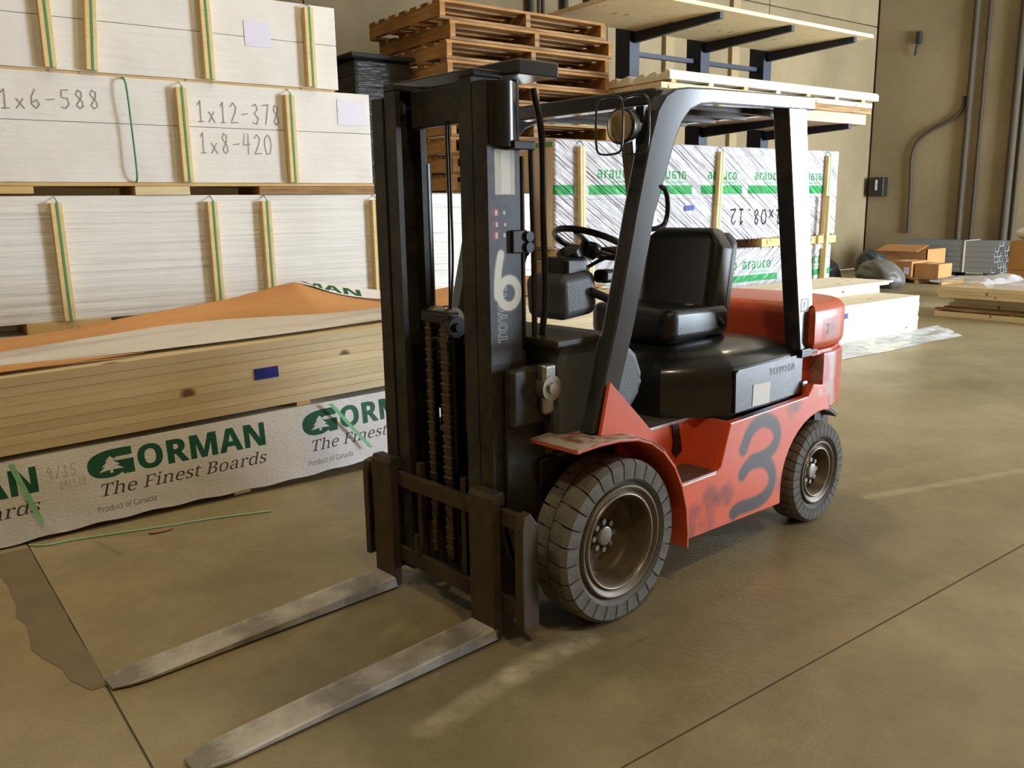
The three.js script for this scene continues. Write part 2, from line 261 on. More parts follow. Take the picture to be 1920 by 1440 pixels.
// timbers between the rows
{
  const L = (n, label, x0, x1, y0, y1, z0, z1, m = M.dunnage, g) => one(n, BX(x0, x1, y0, y1, z0, z1, 0.004), m, label, 'timber', g);
  L('dunnage_timber', 'long thin timber under the pack with handwritten counts', -4.5, 1.74, 1.887, 1.912, ZW - 0.5, ZW + 0.02);
  L('dunnage_timber', 'short end timber lying between the two middle white packs', -2.6, -1.12, 1.83, 1.886, ZW - 0.5, ZW + 0.015);
  L('dunnage_timber', 'knotty timber block between two dark gaps under the handwritten pack', -0.4, 0.03, 1.817, 1.886, ZW - 0.5, ZW + 0.015, M.pine[0]);
  L('dunnage_timber', 'long pinkish timber under the end of the handwritten pack', 0.62, 1.74, 1.817, 1.886, ZW - 0.5, ZW + 0.015, M.pallet[1]);
  for (const [x, t] of [[-0.98, 'timber under the foot of a batten of the rippled white pack, above the brown paper'], [0.66, 'timber under the rippled white pack, hidden low behind the paper ridge'], [2.6, 'timber under the rippled white pack, behind the forklift mast']]) L('dunnage_timber', t, x - 0.3, x + 0.3, 0.775, 0.86, ZW - 0.55, ZW + 0.01, M.dunnage, 'timbers under the rippled pack');
  for (const x of [-3.5, -0.5, 2.8]) L('dunnage_timber', 'floor timber under the lowest white pack', x - 0.06, x + 0.06, 0, 0.1, ZW - 0.58, ZW - 0.02, M.dunnage, 'floor timbers under the white packs');
  L('dunnage_timber', 'thin flat lath between the two topmost white packs', -4.5, 1.4, 2.716, 2.734, ZW - 0.5, ZW - 0.01);
  // packs behind, which carry the pallets
  one('board_pack', J(BX(2.2, 5.7, 0.1, 0.95, -6.9, -5.15, 0.01), BX(2.2, 5.7, 0.95, 1.84, -6.9, -5.15, 0.01)), M.pack, 'white wrapped pack under the tall stack of wooden pallets', 'board pack', 'white wrapped board packs');
  for (const x of [2.4, 4.0, 5.4]) L('dunnage_timber', 'floor timber under the pack that carries the pallets', x - 0.06, x + 0.06, 0, 0.1, -6.85, -5.2, M.dunnage, 'floor timbers under the pallet pack');
}
// ---------------------------------------------------------------- pallets
{
  const L = 2.38, D = 1.55, H = 0.196, deck = B(L, 0.028, 0.14, 0, 0, 0), str = B(0.065, 0.138, D, 0, 0, 0), r = rng(71);
  const proto = thing('wooden_pallet', 'wooden pallet', 'pallet', [0, 0, 0], 0, 'wooden pallets in a tall stack');
  for (const s of [-1, 0, 1]) { const m = part(proto, 'stringer', str, M.pallet[s === 0 ? 1 : 0]); m.position.set(s * (L / 2 - 0.035), 0.028 + 0.069, -D / 2); }
  for (let k = 0; k < 7; k++) { const m = part(proto, 'deck_board', deck, M.pallet[k % 2]); m.position.set(0, H - 0.014 - 0.001, -0.075 - k * (D - 0.15) / 6); }
  for (let k = 0; k < 4; k++) { const m = part(proto, 'deck_board', deck, M.pallet[(k + 1) % 2]); m.position.set(0, 0.0145, -0.075 - k * (D - 0.15) / 3); }
  const offs = [0, 0.01, 0.0, 0.01, 0.02, 0.01, -0.02, -0.03, 0.02, -0.1];
  const ord = ['lowest of the stack, on the white pack', 'second from the bottom of the stack', 'third from the bottom of the stack', 'fourth from the bottom of the stack', 'fifth from the bottom of the stack', 'fifth from the top of the stack', 'fourth from the top of the stack', 'third from the top of the stack', 'second from the top of the stack', 'topmost of the stack, jutting out at one end'];
  for (let k = 0; k < 10; k++) {
    let o = proto; if (k) { o = proto.clone(); o.name = nm('wooden_pallet'); scene.add(o); o.userData = { ...proto.userData }; }
    o.userData.label = 'worn wooden pallet, ' + ord[k];
    o.position.set(3.1 + L / 2 + offs[k], 1.845 + k * 0.2, -5.2 + (r() - 0.5) * 0.03);
    o.rotation.y = (r() - 0.5) * 0.012;
  }
  // dark film-wrapped load that shows between the white packs and the pallets
  const d = thing('wrapped_load', 'load wrapped in dark stretch film beside the pallet stack', 'wrapped load', [0, 1.845, 0]);
  part(d, 'film', BX(2.25, 2.98, 0, 1.42, -6.75, -5.75, 0.05), phy({ color: lin(0.025, 0.024, 0.022), roughness: 0.3, bumpMap: rep(bumpH, 0.6, 1.2), bumpScale: 0.03, clearcoat: 0.4 }));
  part(d, 'lid', BX(2.2, 3.0, 1.42, 1.47, -6.8, -5.7, 0.02), M.dark);
}

// ---------------------------------------------------------------- lumber helpers
function plankSet(L, h, d, n = 5) {                        // a few uv variants of one board, centred, long side along x
  const out = []; for (let k = 0; k < n; k++) { const g = B(L, h, d, 0, 0, 0), uv = g.attributes.uv; for (let i = 0; i < uv.count; i++) uv.setXY(i, uv.getX(i) * 0.45 + k * 0.37, uv.getY(i) * 1.7 + k * 0.23 + 0.11); out.push(g); } return out;
}
function lumber(parent, x0, x1, y0, z0, rows, cols, h, d, seed, gapY = 0.0015, jag = 0.02, mats = M.pine) {   // rows of boards, front face at z0, going back
  const r = rng(seed), L = x1 - x0, set = plankSet(L, h - gapY, d - 0.003, 6);
  for (let j = 0; j < rows; j++) for (let k = 0; k < cols; k++) {
    const m = part(parent, 'plank', set[Math.floor(r() * 6)], mats[Math.floor(r() * 3)]);
    m.position.set((x0 + x1) / 2 + (r() - 0.5) * jag, y0 + (j + 0.5) * h, z0 - (k + 0.5) * d - (k ? 0 : r() * 0.006)); m.scale.y = 1.025 - r() * 0.03;
  }
}
// ---------------------------------------------------------------- printed lumber pack and the open pile on it
const GX = -1.87, GY = 0.012, GZ = -1.955, GT = 0.024, GR = 0.018;
function lay(o) { o.position.set(GX, GY, GZ); o.rotation.set(0, GR, GT); return o; }
const gormanTex = canvasTex(1632, 600, (x, W, H) => {
  x.fillStyle = '#ece8e4'; x.fillRect(0, 0, W, H);
  const g = '#0f5b3c', s = W / 1.224; x.fillStyle = g;
  const gx = 0, gy = 0.085 * H, gw = 0.235 * s, gh = 0.355 * H;
  x.beginPath(); x.moveTo(gx + gw * 0.98, gy + gh * 0.02); x.quadraticCurveTo(gx + gw * 0.45, gy - gh * 0.04, gx + gw * 0.2, gy + gh * 0.12); x.quadraticCurveTo(gx, gy + gh * 0.25, gx, gy + gh * 0.52); x.quadraticCurveTo(gx, gy + gh * 1.0, gx + gw * 0.45, gy + gh); x.quadraticCurveTo(gx + gw * 0.62, gy + gh * 1.0, gx + gw * 0.72, gy + gh * 0.88); x.lineTo(gx + gw * 0.76, gy + gh * 0.96); x.lineTo(gx + gw, gy + gh * 0.96); x.lineTo(gx + gw, gy + gh * 0.44); x.lineTo(gx + gw * 0.62, gy + gh * 0.44); x.lineTo(gx + gw * 0.62, gy + gh * 0.3); x.lineTo(gx + gw * 0.98, gy + gh * 0.3); x.closePath(); x.fill();
  x.fillStyle = '#ece8e4'; x.beginPath(); const tx = gx + gw * 0.5, ty = gy + gh * 0.24, tw = gw * 0.27, th = gh * 0.56;
  [[0, 0], [0.45, 0.3], [0.25, 0.32], [0.75, 0.62], [0.45, 0.62], [1, 0.9], [0.12, 0.88], [0.12, 1.08], [-0.12, 1.08], [-0.12, 0.88], [-1, 0.95], [-0.45, 0.62], [-0.75, 0.64], [-0.25, 0.32], [-0.45, 0.32]].forEach((p, i) => { const X = tx + p[0] * tw, Y = ty + p[1] * th; i ? x.lineTo(X, Y) : x.moveTo(X, Y); }); x.closePath(); x.fill();
  x.fillRect(gx + gw * 0.6, gy + gh * 0.32, gw * 0.42, gh * 0.09);
  x.fillStyle = g; x.textBaseline = 'alphabetic';
  x.save(); x.font = 'bold 100px sans-serif'; const w0 = x.measureText('ORMAN').width; x.translate(gx + gw + 0.012 * s, gy + gh * 0.93); x.scale((1.0 * s - gw - 0.012 * s) / w0, (gh * 0.86) / 73); x.fillText('ORMAN', 0, 0); x.lineWidth = 3; x.strokeStyle = g; x.strokeText('ORMAN', 0, 0); x.restore();
  const line = (t, font, x0, w, yb, ch, col, base) => { x.save(); x.font = font; const ww = x.measureText(t).width; x.fillStyle = col; x.translate(x0, yb); x.scale(w / ww, ch / base); x.fillText(t, 0, 0); x.restore(); };
  line('The Finest Boards', 'italic 100px serif', 0.035 * s, 0.94 * s, 0.665 * H, 0.15 * H, '#4a3c38', 68);
  line('Product of Canada', '100px sans-serif', 0.02 * s, 0.31 * s, 0.87 * H, 0.08 * H, '#6a5f5a', 73);
}, true, true);
{
  const p = lay(thing('wrapped_lumber_pack', 'long low lumber pack in printed white wrapper beneath the open pine boards', 'lumber pack'));
  part(p, 'boards', BX(-0.42, 4.68, 0.03, 0.425, -1.2, -0.03), M.pineEnd);
  const n = (a, b) => F5(fC, a * 60 + 300, b * 60), wr = (u, y) => 0.06 * (n(u, y) - 0.45) + 0.02 * (F5(fA, u * 140 + y * 160, y * 200) - 0.5);
  const L0 = -0.45, L1 = 4.72;
  const front = sheet(360, 18, (a, b) => { const u = L0 + a * (L1 - L0), y = b * 0.438; return [u, y + 0.008 * Math.sin(u * 3.1) * (1 - b) - (b < 0.06 ? 0.004 * Math.sin(u * 23) : 0), 0.004 + wr(u, y) + 0.012 * Math.sin(b * Math.PI)]; });
  { const ps = front.attributes.position, uv = front.attributes.uv; for (let i = 0; i < ps.count; i++) uv.setXY(i, (ps.getX(i) - 0.455) / 1.224, cl(uv.getY(i), 0.004, 0.996)); }
  part(p, 'wrapper', front, phy({ map: gormanTex, roughness: 0.55, clearcoat: 0.15, clearcoatRoughness: 0.4, side: THREE.DoubleSide, bumpMap: rep(bumpFine, 2), bumpScale: 0.002 }), 'white plastic wrapper with green print');
  const topw = sheet(120, 6, (a, b) => { const u = L0 + a * (L1 - L0); return [u, 0.434 + 0.004 * Math.sin(u * 5), 0.004 + wr(u, 0.438) - b * 1.2]; });
  part(p, 'wrapper_top', topw, std({ color: lin(0.78, 0.76, 0.73), roughness: 0.55, side: THREE.DoubleSide }));
  for (const [xa, xb] of [[0.105, 0.2], [1.86, 2.12]]) part(p, 'strap', sheet(30, 1, (a, b) => { const y = 0.435 - a * 0.34, u = xa + (xb - xa) * a + (b - 0.5) * 0.028; return [u, y, 0.04 + wr(u, y) + 0.008]; }), std({ color: lin(0.30, 0.68, 0.34), roughness: 0.35, side: THREE.DoubleSide }), 'pale green plastic strap across the wrapper');
  const hw = mark(p, 'handwriting', 0.2, 0.15, lin(0.25, 0.2, 0.16), (x, W, H) => { handwrite(x, '9/15', 10, 8, W * 0.75, H * 0.42, 5, '#9a9a9a'); handwrite(x, '84LLDR', W * 0.3, H * 0.58, W * 0.68, H * 0.3, 4, '#8a8a8a'); }, 256, 0.7, 'faint marker writing 9/15'); hw.position.set(0.345, 0.31, 0.052);
  for (const x of [1.28, 2.9, 4.4]) { const b = part(p, 'bunk', B(0.1, 0.06, 1.15, 0, 0, 0), M.pine[1]); b.position.set(x, 0.0, -0.6); }
}
{
  const p = lay(thing('lumber_pile', 'open pile of knotty pine boards lying on the printed white pack', 'lumber pile'));
  lumber(p, -0.5, 4.7, 0.468, 0.0, 8, 8, 0.0494, 0.148, 41, 0.0022, 0.03);
  for (const x of [-0.2, 1.72, 3.2, 4.5]) { const b = part(p, 'sticker', B(0.09, 0.026, 1.15), M.dunnage); b.position.set(x, 0.453, -0.6); }
  const t = part(p, 'blue_tape', B(0.15, 0.066, 0.003), M.tapeBlue, 'strip of blue masking tape'); t.position.set(1.49, 0.68, 0.002);
}
{
  const top = 0.866, p = lay(thing('paper_wrap', 'torn kraft paper wrapper heaped on the open pine boards', 'wrapper'));
  const ridge = (x) => { const X = x + GX, k = [[-2.5, 0.02], [-1.25, 0.06], [-0.8, 0.105], [-0.16, 0.15], [0.3, 0.225], [0.42, 0.19], [0.95, 0.03], [1.6, 0.05], [2.3, 0.09], [2.9, 0.05]]; for (let i = 1; i < k.length; i++) if (X <= k[i][0]) { const t = cl((X - k[i - 1][0]) / (k[i][0] - k[i - 1][0])); return k[i - 1][1] + (k[i][1] - k[i - 1][1]) * t; } return 0.05; };
  const wob = (x, z) => 0.02 * (F5(fA, x * 60, z * 60 + 50) - 0.5);
  const zb = (x) => -0.5 - 0.4 * Math.exp(-Math.pow((x - 1.2) / 0.75, 2)) - 0.03 * Math.sin(x * 5);
  part(p, 'brown_sheet', sheet(180, 24, (a, b) => { const x = -0.5 + a * 5.25, z0 = zb(x) + 0.06, z = z0 + b * (-1.16 - z0), t = cl((z0 - z) / (z0 + 1.03)); return [x, top + 0.008 + ridge(x) * (z < -1.03 ? 1 - (-1.03 - z) * 3 : Math.pow(t, 1.25)) + cl(wob(x, z) + 0.008, 0, 1) * (0.3 + b), z]; }), M.kraft, 'brown inside of the paper');
  part(p, 'brown_sheet', sheet(40, 6, (a, b) => { const x = -0.5 + a * 1.35, z = -0.06 - 0.05 * a - b * 0.3 * (1 - a * 0.95); return [x, top + 0.012 + 0.045 * Math.sin(b * Math.PI) * (1 - a) + 0.004, z]; }), M.kraft, 'brown inside of the paper');
  part(p, 'white_fold', sheet(160, 10, (a, b) => { const x = -0.45 + a * 3.3, z0 = -0.13 - (x < 0.85 ? (0.85 - x) * 0.16 : 0) - 0.02 * Math.sin(x * 3), z = z0 + b * (zb(x) - 0.02 - z0); return [x, top + 0.012 + 0.012 * Math.sin(b * Math.PI) + 0.03 * b * b + cl(wob(x * 2, z * 2) + 0.006, 0, 1) * 0.6, z]; }), std({ map: dataTex(256, (i, x, y) => mixc(rgb255([228, 220, 212]), rgb255([196, 184, 172]), cl((F5(fC, x * 3, y * 2) - 0.55) * 4)), true), roughness: 0.6, side: THREE.DoubleSide }), 'white outer side of the paper');
  const cA = new THREE.CatmullRomCurve3([V(2.2, 1.115, -1.1), V(2.5, 1.06, -1.05), V(2.8, 0.99, -1.0), V(3.3, 0.925, -1.0)]), cB = new THREE.CatmullRomCurve3([V(2.22, 1.1, -1.0), V(2.45, 1.0, -0.92), V(2.75, 0.935, -0.86), V(3.3, 0.9, -0.85)]);
  const fl = sheet(40, 6, (a, b) => { const q = cB.getPoint(a).lerp(cA.getPoint(a), b); return [q.x, q.y, q.z]; });
  { const uv = fl.attributes.uv; for (let i = 0; i < uv.count; i++) uv.setXY(i, 0.42 + uv.getX(i) * 0.7, 0.52 + uv.getY(i) * 0.5); }
  part(p, 'printed_flap', fl, std({ map: gormanTex, roughness: 0.55, side: THREE.DoubleSide }), 'white flap with green print');
}
one('floor_strap', J(tube([[-1.74, 0.005, -1.93], [-1.68, 0.006, -1.875], [-1.55, 0.006, -1.86], [-1.14, 0.006, -1.76], [-0.85, 0.006, -1.7], [-0.57, 0.006, -1.61]], 0.005, 60, 6)), M.strapPale, 'loose pale green strap lying on the floor by the printed pack', 'strap');
one('cardboard_scrap', (() => { const g = new THREE.SphereGeometry(0.06, 16, 8); g.scale(1.1, 0.14, 0.42); g.translate(-1.15, 0.008, -1.7); return flat(g); })(), std({ color: lin(0.36, 0.2, 0.11), roughness: 0.9 }), 'small brown scrap on the floor beside the green strap', 'scrap');

// ---------------------------------------------------------------- green-printed wrapped packs
const wrinkle = (seed, ang) => dataTex(1024, (i, x, y) => { const c = Math.cos(ang), s = Math.sin(ang), xx = x * 2.6, u = xx * c + y * s, v = -xx * s + y * c; return 0.5 + (F5(fH, u * 0.35 + seed, v * 0.85) - 0.5) * 1.5 + (F5(fA, x * 0.7, y * 0.7) - 0.5) * 0.5; });
function printTex(W, H, wM, hM, texts, bands, extra) {
  return canvasTex(W, H, (x) => {
    x.fillStyle = '#cfccd2'; x.fillRect(0, 0, W, H); const sx = W / wM, sy = H / hM;
    for (const [x0, x1, y0, y1, c] of bands) { x.fillStyle = c; x.fillRect(x0 * sx, H - y1 * sy, (x1 - x0) * sx, (y1 - y0) * sy); }
    for (const [t, x0, w, y0, h, flip] of texts) { x.save(); x.font = 'bold 100px sans-serif'; const ww = x.measureText(t).width; x.fillStyle = '#3f9a55'; x.translate((x0 + (flip ? w : 0)) * sx, H - y0 * sy); x.scale((flip ? -1 : 1) * w * sx / ww, h * sy / 74); x.fillText(t, 0, 0); x.restore(); }
    extra?.(x, sx, sy, H);
  });
}
function greenPack(label, x0, x1, y0, y1, tex, bump, battens, top) {
  const p = thing('printed_board_pack', label, 'board pack', [0, y0, -4.3], 0, 'film-wrapped packs with green print'), w = x1 - x0, h = y1 - y0, g = BX(x0, x1, 0, h, -0.8, 0, 0.03), ps = g.attributes.position, uv = g.attributes.uv;
  for (let i = 0; i < ps.count; i++) uv.setXY(i, (ps.getX(i) - x0) / w, ps.getY(i) / h);
  part(p, 'wrapped_boards', g, phy({ map: tex, roughness: 0.17, bumpMap: bump, bumpScale: 0.05 }));
  const e = part(p, 'pack_end', B(0.012, h - 0.06, 0.74), std({ map: top, roughness: 0.6 }), 'tan board end seen through the film'); e.position.set(x0 - 0.003, h / 2, -0.4);
  for (const [x, lean = 0] of battens) { const b = part(p, 'batten', battenGeo(h - 0.09), M.batten); b.position.set(x, (h - 0.06) / 2, 0.004); b.rotation.z = lean; part(b, 'strap', strapGeo(h - 0.08), M.strap, 'green plastic strap'); part(b, 'strap', tube([[0.006, (h - 0.09) / 2, 0.062], [0.0, (h - 0.09) / 2 + 0.05, 0.02], [0, (h - 0.09) / 2 + 0.07, -0.08]], 0.006, 8, 5), M.strap, 'green plastic strap'); }
  return p;
}
{
  const G = '#34a35a', P = '#8cc79c', up = { x0: 3.81, y0: 1.21 }, t = [], b = [];
  [[4.42, 0], [5.32, 1], [6.28, 0], [7.2, 0], [8.14, 1]].forEach(([x, f], k) => { t.push(['arauco', x - up.x0, 0.58, 0.76, 0.13, f]); b.push([x - up.x0 - 0.12, x - up.x0 + (k === 4 ? 0.72 : 0.68), 0.585, 0.69, G], [x - up.x0 + 0.22, x - up.x0 + 0.56, 0.715, 0.735, P]); });
  b.push([0, 0.28, 0.585, 0.69, G]);
  const tan = (x, H) => { };
  const endTex = printTex(512, 768, 0.8, 1.17, [['arauco', 0.02, 0.72, 0.76, 0.13]], [[0, 0.8, 0.585, 0.69, '#7da061']], null);
  const tanTex = canvasTex(512, 768, (x, W, H) => { x.fillStyle = '#d8bf96'; x.fillRect(0, 0, W, H); x.fillStyle = '#6f9a50'; x.fillRect(0, H * 0.41, W, H * 0.09); x.font = 'bold 150px sans-serif'; x.fillText('arauco', 6, H * 0.35); x.fillStyle = '#8a9d5d'; x.fillRect(0, H * 0.365, W, H * 0.02); });
  const upTex = printTex(2048, 452, 5.31, 1.17, t, b, (x, sx, sy, H) => {
    x.strokeStyle = '#a9a6ac'; x.lineWidth = 3; x.beginPath(); x.moveTo(0, H - 0.535 * sy); x.lineTo(5.31 * sx, H - 0.53 * sy); x.stroke();
    x.save(); x.translate(3.38 * sx, H - 0.28 * sy); x.rotate(Math.PI); handwrite(x, '1x08.12', -0.62 * sx, -0.1 * sy, 1.1 * sx, 0.19 * sy, 9, '#2e2a2a', 1.5); x.restore();
  });
  const u = greenPack('wrapped pack with green print and upside-down handwriting, upper of the two', up.x0, 9.12, 1.21, 2.38, upTex, wrinkle(0, -0.85), [[4.17, 0.012], [6.46, -0.05], [8.79, -0.03]], tanTex);
  const tp = part(u, 'blue_tape', B(0.17, 0.06, 0.003), M.tapeBlue); tp.position.set(5.95, 0.42, 0.012); tp.rotation.z = 0.06;
  const t2 = [], b2 = []; [4.3, 5.3, 6.3, 7.02, 8.2].forEach((x, k) => { t2.push(['arauco', x - 3.85, 0.62, 0.72, 0.14, k === 1]); b2.push([x - 3.85 - 0.12, x - 3.85 + 0.76, 0.555, 0.64, G], [x - 3.85 + 0.2, x - 3.85 + 0.58, 0.665, 0.69, P]); });
  b2.push([4.95, 5.2, 0.555, 0.64, G]);
  greenPack('wrapped pack with green print resting near the floor, lower of the two', 3.85, 9.05, 0.1, 1.1, printTex(2048, 400, 5.2, 1.0, t2, b2), wrinkle(211, 0.95), [[4.3], [8.8, -0.03]], tanTex);
  const r = rng(77);
  [[4.1, 0.5], [5.4, 0.4], [6.35, 0.2], [7.75, 0.75], [8.75, 0.7]].forEach(([x, w], i) => one('dunnage_timber', BX(x - w / 2, x + w / 2, 1.102, 1.208, -5.05, -4.27, 0.005), i === 2 ? M.pallet[0] : M.dunnage, 'timber block between the two green-printed packs', 'timber', 'timbers between the printed packs'));
  for (const x of [4.4, 6.4, 8.6]) one('dunnage_timber', BX(x - 0.06, x + 0.06, 0, 0.1, -5.05, -4.35), M.dunnage, 'floor timber under the lower green-printed pack', 'timber', 'floor timbers under the printed packs');
  // two upright laths leaning on the packs
  one('upright_lath', (() => { const g = B(0.05, 1.76, 0.05, 0, 0.88, 0); g.rotateZ(-0.02); g.translate(8.66, 0.001, -4.16); return g; })(), M.batten, 'upright lath standing against the green-printed packs', 'lath');
}
// ---------------------------------------------------------------- pale lumber on the floor, lit by the door
{
  const p = thing('lumber_stack', 'pale lumber stack with blue tape, lying behind the orange counterweight', 'lumber stack');
  lumber(p, 3.6, 8.2, 0.09, -2.5, 10, 4, 0.043, 0.145, 61, 0.0015, 0.02, M.pale);
  for (const x of [4, 5.6, 7.2, 8.0]) { const b = part(p, 'bunk', B(0.09, 0.088, 0.56), M.dunnage); b.position.set(x, 0.045, -2.79); }
  const t = part(p, 'blue_tape', B(0.14, 0.06, 0.003), M.tapeBlue); t.position.set(6.55, 0.4, -2.4965); t.rotation.z = 0.1;
  const q = thing('lumber_stack', 'taller pale lumber stack with jutting top boards, against the green-printed packs', 'lumber stack');
  lumber(q, 3.6, 8.35, 0.09, -3.12, 12, 6, 0.042, 0.148, 67, 0.0015, 0.02, M.pale);
  for (const x of [4, 5.6, 7.2, 8.1]) { const b = part(q, 'bunk', B(0.09, 0.088, 0.86), M.dunnage); b.position.set(x, 0.045, -3.56); }
  const r = rng(9), set = plankSet(4.9, 0.022, 0.14, 4);
  for (let k = 0; k < 6; k++) for (let j = 0; j < 2; j++) { const m = part(q, 'plank', set[k % 4], M.pale[(k + j) % 3]); m.position.set(6.1 + r() * 0.16, 0.606 + j * 0.023, -3.2 - k * 0.147); }
  // crumpled clear film along the foot
  const film = phy({ color: lin(0.86, 0.9, 0.92), roughness: 0.18, transmission: 0.55, thickness: 0, side: THREE.DoubleSide, clearcoat: 0.5 });
  one('plastic_film', sheet(120, 16, (a, b) => { const x = 5.8 + a * 2.85, n1 = F5(fA, x * 260, b * 300), n2 = F5(fC, x * 120, b * 160 + 40); return [x + 0.05 * (n2 - 0.5), 0.006 + (1 - b) * (1 - b) * 0.1 + 0.2 * n1 * n1 * n2 * Math.sin(b * Math.PI), -2.488 + 0.3 * b + 0.22 * b * (n2 - 0.5) + 0.02 * n1]; }), film, 'crumpled clear plastic film along the foot of the pale lumber', 'plastic film');
}
// ---------------------------------------------------------------- cantilever rack with boards
{
  const rk = thing('cantilever_rack', 'dark blue cantilever rack with long arms against the back wall', 'rack'), mb = std({ color: lin(0.018, 0.024, 0.05), roughness: 0.45 });
  for (const x of [6.7, 8.17, 9.66]) {
    part(rk, 'upright', BX(x - 0.1, x + 0.1, 0, 4.2, -6.28, -6.0, 0.01), mb); part(rk, 'base', BX(x - 0.08, x + 0.08, 0, 0.12, -6.28, -5.2, 0.01), mb);
    for (const y of [2.8, 4.0]) { const a = ext([[0, -0.14], [1.5, -0.075], [1.5, 0], [0, 0]], -0.035, 0.035, 0.004); a.rotateY(-Math.PI / 2); a.translate(x, y, -6.0); part(rk, 'arm', a, mb); }
  }
  for (const [xa, xb] of [[6.8, 8.07], [8.27, 9.56]]) for (const y of [0.9, 2.3, 3.75]) part(rk, 'brace', BX(xa, xb, y - 0.03, y + 0.03, -6.18, -6.1), mb);
  const pl = (label, x0, x1, y0, y1, z0, z1, m) => one('sheet_board', BX(x0, x1, y0, y1, z0, z1, 0.003), m, label, 'board', 'boards on the rack arms');
  pl('broad pale board carried on the top arms of the rack', 5.1, 10.0, 4.002, 4.05, -5.95, -4.42, M.pine[2]);
  pl('narrow board lying on the broad pale board, at the top of the rack', 5.2, 9.4, 4.052, 4.09, -5.95, -4.9, M.pine[0]);
  pl('pinkish board on the lower arms of the rack', 5.7, 10.15, 2.802, 2.95, -5.9, -4.55, std({ color: lin(0.62, 0.42, 0.27), roughness: 0.7 }));
  pl('thick pale board above the pinkish one on the lower arms', 5.7, 10.2, 2.952, 3.03, -5.9, -4.5, M.pallet[1]);
  pl('yellow pine board beneath the white mouldings on the rack', 5.6, 10.15, 3.032, 3.1, -5.9, -4.46, M.pine[0]);
  const wm = std({ color: lin(0.8, 0.77, 0.66), roughness: 0.5 }), r = rng(15);
  for (let k = 0; k < 6; k++) one('white_moulding', ext([[0, 0], [0.2, 0], [0.2, 0.05], [0.12, 0.09], [0.03, 0.11], [0, 0.08]], 0, 4.5 + r() * 0.2, 0.003).rotateY(Math.PI / 2).translate(5.66 + r() * 0.1, 3.135 + (k === 0 ? 0.0 : 0), -4.42 - k * 0.22), wm, 'long white moulding lying on the lower boards of the rack', 'moulding', 'white mouldings on the rack');
  for (let k = 0; k < 7; k++) one('spacer_block', BX(5.75 + k * 0.68, 5.83 + k * 0.68, 3.1, 3.136, -5.7, -4.44), k % 2 ? wm : M.dunnage, 'small spacer block under the white mouldings', 'block', 'spacer blocks under the white mouldings');
}
